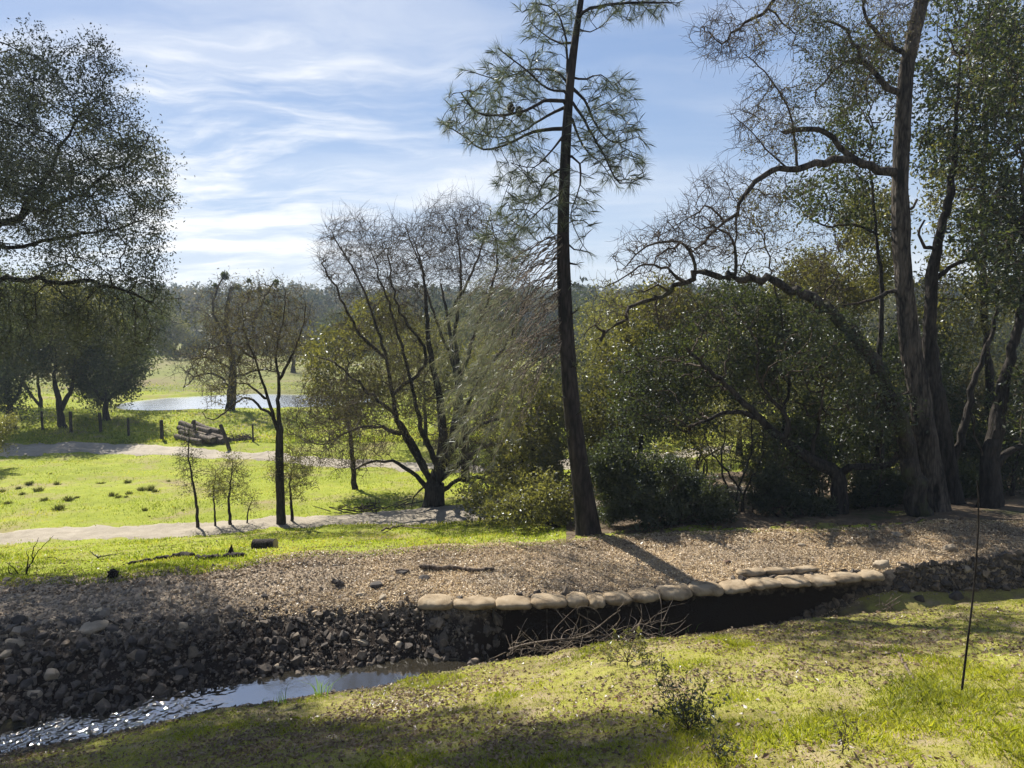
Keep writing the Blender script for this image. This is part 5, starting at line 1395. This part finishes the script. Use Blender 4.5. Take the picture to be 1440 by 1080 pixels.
# ================================================================== pasture furniture
M_post = bark_mat('post_wood', (0.02, 0.017, 0.014), (0.07, 0.058, 0.048), 16, 0.5)
POSTS = [(228, 619, 29, 0, 'upright dark fence post left of the log pile', 5), (274, 619, 29, 0, 'fence post standing in front of the log pile', 4.5), (324, 633, 37, -0.35, 'leaning fence post right of the log pile', 5.5), (60, 605, 27, 0, 'thin fence post in tree shade, leftmost of the row', 3.5), (100, 608, 30, 0.02, 'fence post in tree shade, second from the left', 4.5),
         (142, 608, 28, -0.02, 'fence post in tree shade below the dark live oak', 4.5), (181, 613, 26, 0, 'faint fence post at the edge of the tree shade', 3.5), (356, 622, 26, 0.0, 'faint fence post by the brushwood heap', 2.5)]
for px, py, hp, lean, lab, w in POSTS:
    p = ground_hit(px, py); h = px_m(hp, p[1]); r0 = px_m(w, p[1]) / 2
    c = np.array([p + [0, 0, -0.15], p + [lean * h * 0.5, 0, h * 0.5], p + [lean * h, 0, h], p + [lean * h, 0, h + 0.012]])
    g = tubes(c, np.arange(4) - 1, np.array([r0, r0, r0 * 0.95, r0 * 0.3]), sides_for=((0, 10),), lump=0.06)
    tag(g.obj('fence_post', M_post, smooth=False, origin=p), lab, 'post', 'fence posts along the far gravel road')

# log pile: every log its own thing
M_logbark = bark_mat('log_bark', (0.05, 0.042, 0.034), (0.20, 0.165, 0.13), 12, 0.7)
M_logend = simple_mat('log_end', (0.035, 0.03, 0.025), (0.10, 0.08, 0.06), 10)
base = ground_hit(246, 617); k = 0
rows = [(4, 0.0), (4, 0.23), (3, 0.45), (2, 0.66)]
rown = ['bottom', 'second', 'third', 'top']; frt = ['front', 'second from the front', 'third from the front', 'rear']
ax = unit(np.array([1.0, -0.62, 0.0])); sd = np.array([-ax[1], ax[0], 0])
for ri, (n, zoff) in enumerate(rows):
    for j in range(n):
        rr = np.random.default_rng(800 + k); k += 1
        rad = rr.uniform(0.11, 0.18); L = rr.uniform(2.3, 3.5) * (1 - 0.09 * ri)
        a = base + sd * (j * 0.33 + ri * 0.17 + rr.normal() * 0.02) + ax * rr.normal() * 0.16; b = a + unit(ax + sd * rr.normal() * 0.10) * L
        a[2] = float(H(a[0], a[1])) + 0.14 + zoff; b[2] = a[2] - (0.04 + 0.13 * ri) * rr.uniform(0.6, 1.3)
        e = empty('log', a); tag(e, f'weathered log in the pile, {frt[j] if n > 1 else "only"} log of the {rown[ri]} layer', 'log', 'logs stacked beside the gravel road')
        c, f = catmull([a, (a + b) / 2 + rr.normal(size=3) * 0.03, b], 0.3); rd = rad * (1 - 0.15 * f)
        tubes(c, np.arange(len(c)) - 1, rd, sides_for=((0, 12),), lump=0.08).obj('bark', M_logbark, e, smooth=True)
        for q, dv, rq in ((a, -ax, rad), (b, ax, rad * 0.85)):
            u = unit(np.cross(dv, [0, 0, 1])); v = np.cross(dv, u); an = np.arange(12) * math.pi / 6; g = Geo()
            g.add(np.concatenate([q + dv * 0.004 + rq * 0.96 * (u * np.cos(an)[:, None] + v * np.sin(an)[:, None]), [q + dv * 0.01]]), [(i, (i + 1) % 12, 12) for i in range(12)]); g.obj('cut_end', M_logend, e)
def heap(label, px, py, wpx, hpx, n, seed):
    p = ground_hit(px, py); rr = np.random.default_rng(seed); g = Geo(); s = px_m(wpx, p[1])
    for i in range(n):
        a = p + np.array([rr.normal() * s * 0.35, rr.normal() * s * 0.25, rr.random() ** 2 * px_m(hpx, p[1])]); q = a + rr.normal(size=3) * np.array([0.4, 0.3, 0.12])
        h = tubes(np.array([a, q]), [-1, 0], np.array([0.018, 0.01]), sides_for=((0, 4),)); g.add(h.V[0], h.F[0])
    tag(g.obj('brush_heap', B_twig, origin=p), label, 'brush heap')
heap('small dark heap of brushwood in the grass right of the leaning post', 341, 620, 26, 9, 140, 41)
heap('low scatter of fallen twigs on the shaded near road left of the many-stemmed oak', 520, 716, 75, 2, 70, 42)

# dark tussocks in the pasture
TUS = [(3, 690, 11, 6), (41, 679, 11, 7), (26, 686, 9, 5), (31, 694, 9, 5), (54, 688, 15, 7), (80, 679, 9, 7), (63, 702, 13, 6), (83, 713, 18, 9), (96, 701, 16, 8), (108, 699, 8, 4), (142, 679, 12, 4), (180, 677, 11, 5), (158, 695, 12, 7), (167, 698, 10, 5), (182, 693, 11, 6), (200, 687, 14, 7), (212, 686, 11, 10), (218, 690, 10, 5), (10, 707, 14, 5), (204, 716, 9, 5),
       (71, 666, 4, 3), (237, 676, 7, 3), (258, 717, 4, 3), (210, 726, 4, 2), (1435 - 956, 712, 10, 6), (177, 698, 6, 3)]
M_tus = leaf_mat('tussock', [(0.035, 0.045, 0.015), (0.06, 0.07, 0.025), (0.10, 0.095, 0.04)], gloss=0.0, tmix=0.3)
tus = []
for s in range(5):
    rr = np.random.default_rng(820 + s); n = 130; b = rr.normal(size=(n, 3)) * np.array([0.42, 0.42, 0]) * 0.6
    dv = unit(b * 1.2 + rr.normal(size=(n, 3)) * 0.4 + np.array([0, 0, 0.9])); L = rr.uniform(0.5, 1.0, (n, 1)); sd2 = unit(np.cross(dv, runit(n, rr))) * 0.05
    V = np.stack([b - sd2, b + sd2, b + dv * L * 0.6 + sd2 * 0.7, b + dv * L], 1); g = Geo(); g.add(V.reshape(-1, 3), np.arange(n * 4).reshape(n, 4), rr.random(n)); tus.append(g.mesh('tussock', M_tus))
for i, (px, py, w, h) in enumerate(TUS):
    p = ground_hit(px, py + h * 0.4); o = bpy.data.objects.new('tussock', tus[i % 5]); COL.objects.link(o)
    o.location = p; sw = px_m(w, p[1]) / 1.6; o.scale = (sw, sw, px_m(h, p[1]) * 1.1); o.rotation_euler = (0, 0, i * 2.1)
    tag(o, 'dark green tussock in the bright pasture between the two dirt roads', 'tussock', 'tussocks dotted over the pasture')
# ================================================================== grass, litter
M_grass = leaf_mat('grass_blade', [(0.14, 0.165, 0.022), (0.22, 0.24, 0.028), (0.31, 0.305, 0.05)], gloss=0.03, rough=0.5, tmix=0.5, tcol=(1.9, 2.0, 0.8))
M_mead_g = leaf_mat('meadow_blade', [(0.09, 0.12, 0.02), (0.16, 0.20, 0.022), (0.23, 0.26, 0.035), (0.32, 0.28, 0.11)], gloss=0.015, rough=0.5, tmix=0.5, tcol=(1.8, 1.9, 0.8))


def blades(x, y, h, w, r, lean=0.45):
    n = len(x); b = np.stack([x, y, H(x, y) - 0.01], -1)
    a = r.uniform(0, 2 * math.pi, n); s = np.stack([np.cos(a), np.sin(a), 0 * a], -1) * (w * 0.5)[:, None]
    l = r.normal(size=(n, 3)) * lean; l[:, 2] = 0
    hh = h[:, None]; up = np.array([0, 0, 1.0])
    m = b + l * hh * 0.35 + up * hh * 0.6; t = b + l * hh + up * hh * (1 - 0.12 * (l ** 2).sum(1, keepdims=True))
    V = np.stack([b - s, b + s, m + s * 0.7, t, m - s * 0.7], 1).reshape(-1, 3)
    g = Geo(); g.add(V, np.arange(n * 5).reshape(n, 5), np.clip(0.5 + 1.3 * fbm(x, y, 0.8, 3) + 0.3 * r.normal(size=n), 0, 1)); return g


r = np.random.default_rng(55)
one = const(3.2, 0)
# near bank: thin moss-like turf with lush tufts low on the right
n = 420000
d = 3.3 + 7.1 * r.random(n) ** 0.75; t = r.uniform(-1.0, 0.85, n); x = t * d
keep = d < bound(t, near_edge) - 0.05 - np.clip(-t * 3, 0, 1) * (0.16 + 0.5 * np.clip(fbm(x, d, 2.5, 3), 0, 1))
dens = 0.8 + 1.5 * fbm(x, d, 0.9, 4) + 0.35 * np.clip((6.9 - d) / 2.0, 0, 1) * (t > -0.1)
keep &= r.random(n) < np.clip(dens, 0.08, 1)
x, d, t = x[keep], d[keep], t[keep]
lush = np.clip(fbm(x + 7, d, 1.6, 4) * 3.0 + np.clip((5.6 - d) / 1.2, 0, 1) * (t > -0.05) * 0.9 - 0.25, 0, 1)
h = (0.02 + 0.06 * lush) * r.uniform(0.5, 1.4, len(x))
tag(blades(x, d, h, 0.005 + 0.003 * r.random(len(x)), r, 0.6).obj('short_grass', M_grass), kind='stuff')
# verge and pasture
n = 250000
t = r.uniform(-0.85, 0.45, n); f = r.random(n) ** 1.5
d0 = bound(t, back) - 0.15; d = d0 + (40 - d0) * f; x = t * d
n_ = 0.55 + fbm(x, d, 0.35, 3) * 1.5
keep = r.random(n) < np.clip(n_, 0.1, 1)
ragged = np.abs(fbm(x, d, 3.0, 4)) * 1.6 + np.abs(r.normal(size=n)) * 0.12
on1 = (d > bound(t, rd1n) - 0.2 + ragged) & (d < bound(t, rd1f) + 0.2 - ragged); on2 = (d > bound(t, rd2n) + ragged) & (d < bound(t, rd2f) - ragged)
keep &= ~on1 & ~on2 & ~((t > 0.075) & (d < 23.5))
x, d = x[keep], d[keep]
tag(blades(x, d, (0.03 + 0.05 * np.clip(fbm(x, d, 0.6, 3) * 2 + 0.4, 0, 1)) * r.uniform(0.5, 1.5, len(x)), 0.010 + 0.0007 * d * r.random(len(x)), r, 0.5).obj('meadow_grass', M_mead_g), kind='stuff')
# beyond the gravel road
n = 60000
t = r.uniform(-0.85, 0.3, n); d = 37 + 75 * r.random(n) ** 1.6; x = t * d
keep = (d < 70) & (pond_f(x, d) > 1.12) & (d > bound(t, rd2f))
x, d = x[keep], d[keep]
tag(blades(x, d, r.uniform(0.06, 0.16, len(x)), 0.05 + 0.02 * r.random(len(x)), r, 0.5).obj('far_grass', M_mead_g), kind='stuff')


def litter(name, x, y, L, r, mat, wr=0.5, flat=0.35, lift=0.012):
    n = len(x); P = np.stack([x, y, H(x, y) + lift * r.random(n)], -1)
    dv = r.normal(size=(n, 3)); dv[:, 2] *= flat
    a = unit(dv); q = unit(r.normal(size=(n, 3)) * 0.35 + np.array([0, 0, 1.0])); b = unit(np.cross(q, a)); nn = np.cross(a, b)
    L = (L * r.uniform(0.5, 1.4, n))[:, None]; w = L * wr * r.uniform(0.6, 1.3, (n, 1)); cu = nn * L * r.uniform(-0.1, 0.3, (n, 1))
    V = np.stack([P - a * L / 2, P + b * w / 2 + cu, P + a * L / 2, P - b * w / 2 + cu], 1)
    g = Geo(); g.add(V.reshape(-1, 3), np.arange(n * 4).reshape(n, 4), np.clip(r.beta(2, 2.4, n), 0, 1)); return tag(g.obj(name, mat), kind='stuff')


# dead oak leaves on the near bank
n = 125000
d = 3.3 + 7.1 * r.random(n) ** 0.75; t = r.uniform(-1.0, 0.85, n); x = t * d
keep = (d < bound(t, near_edge) + 0.1) & (r.random(n) < np.clip(0.42 + 1.9 * fbm(x + 21, d, 0.8, 4) - 0.3 * np.clip((6.3 - d) / 1.2, 0, 1) * (t > 0.05) + 0.15 * (t < -0.1), 0.04, 1))
litter('leaf_litter', x[keep], d[keep], 0.042, r, M_litter)
# chips and leaves on the berm
x, d, t = scatter(120000, crest, back, (-0.55, 0.85), r, -0.03, 1.12)
keep = r.random(len(x)) < np.clip((t + 0.5) / 0.4, 0.05, 1)
M_chip = leaf_mat('dry_chip', [(0.13, 0.09, 0.058), (0.36, 0.275, 0.18), (0.56, 0.465, 0.325), (0.70, 0.615, 0.475)], gloss=0.02, tmix=0.2, tcol=(1.2, 1.1, 0.9))
litter('berm_litter', x[keep], d[keep], 0.031, r, M_chip, 0.55, 0.4, 0.03)
x, d, t = scatter(16000, back, const(22, 0), (0.08, 0.85), r, -0.05, 1.0, 1.5)
litter('woodland_litter', x, d, 0.06, r, M_litter)
x, d, t = scatter(9000, back, rd1n, (-0.75, 0.2), r, -0.05, 0.9, 2.2)
litter('verge_litter', x, d, 0.045, r, M_litter)
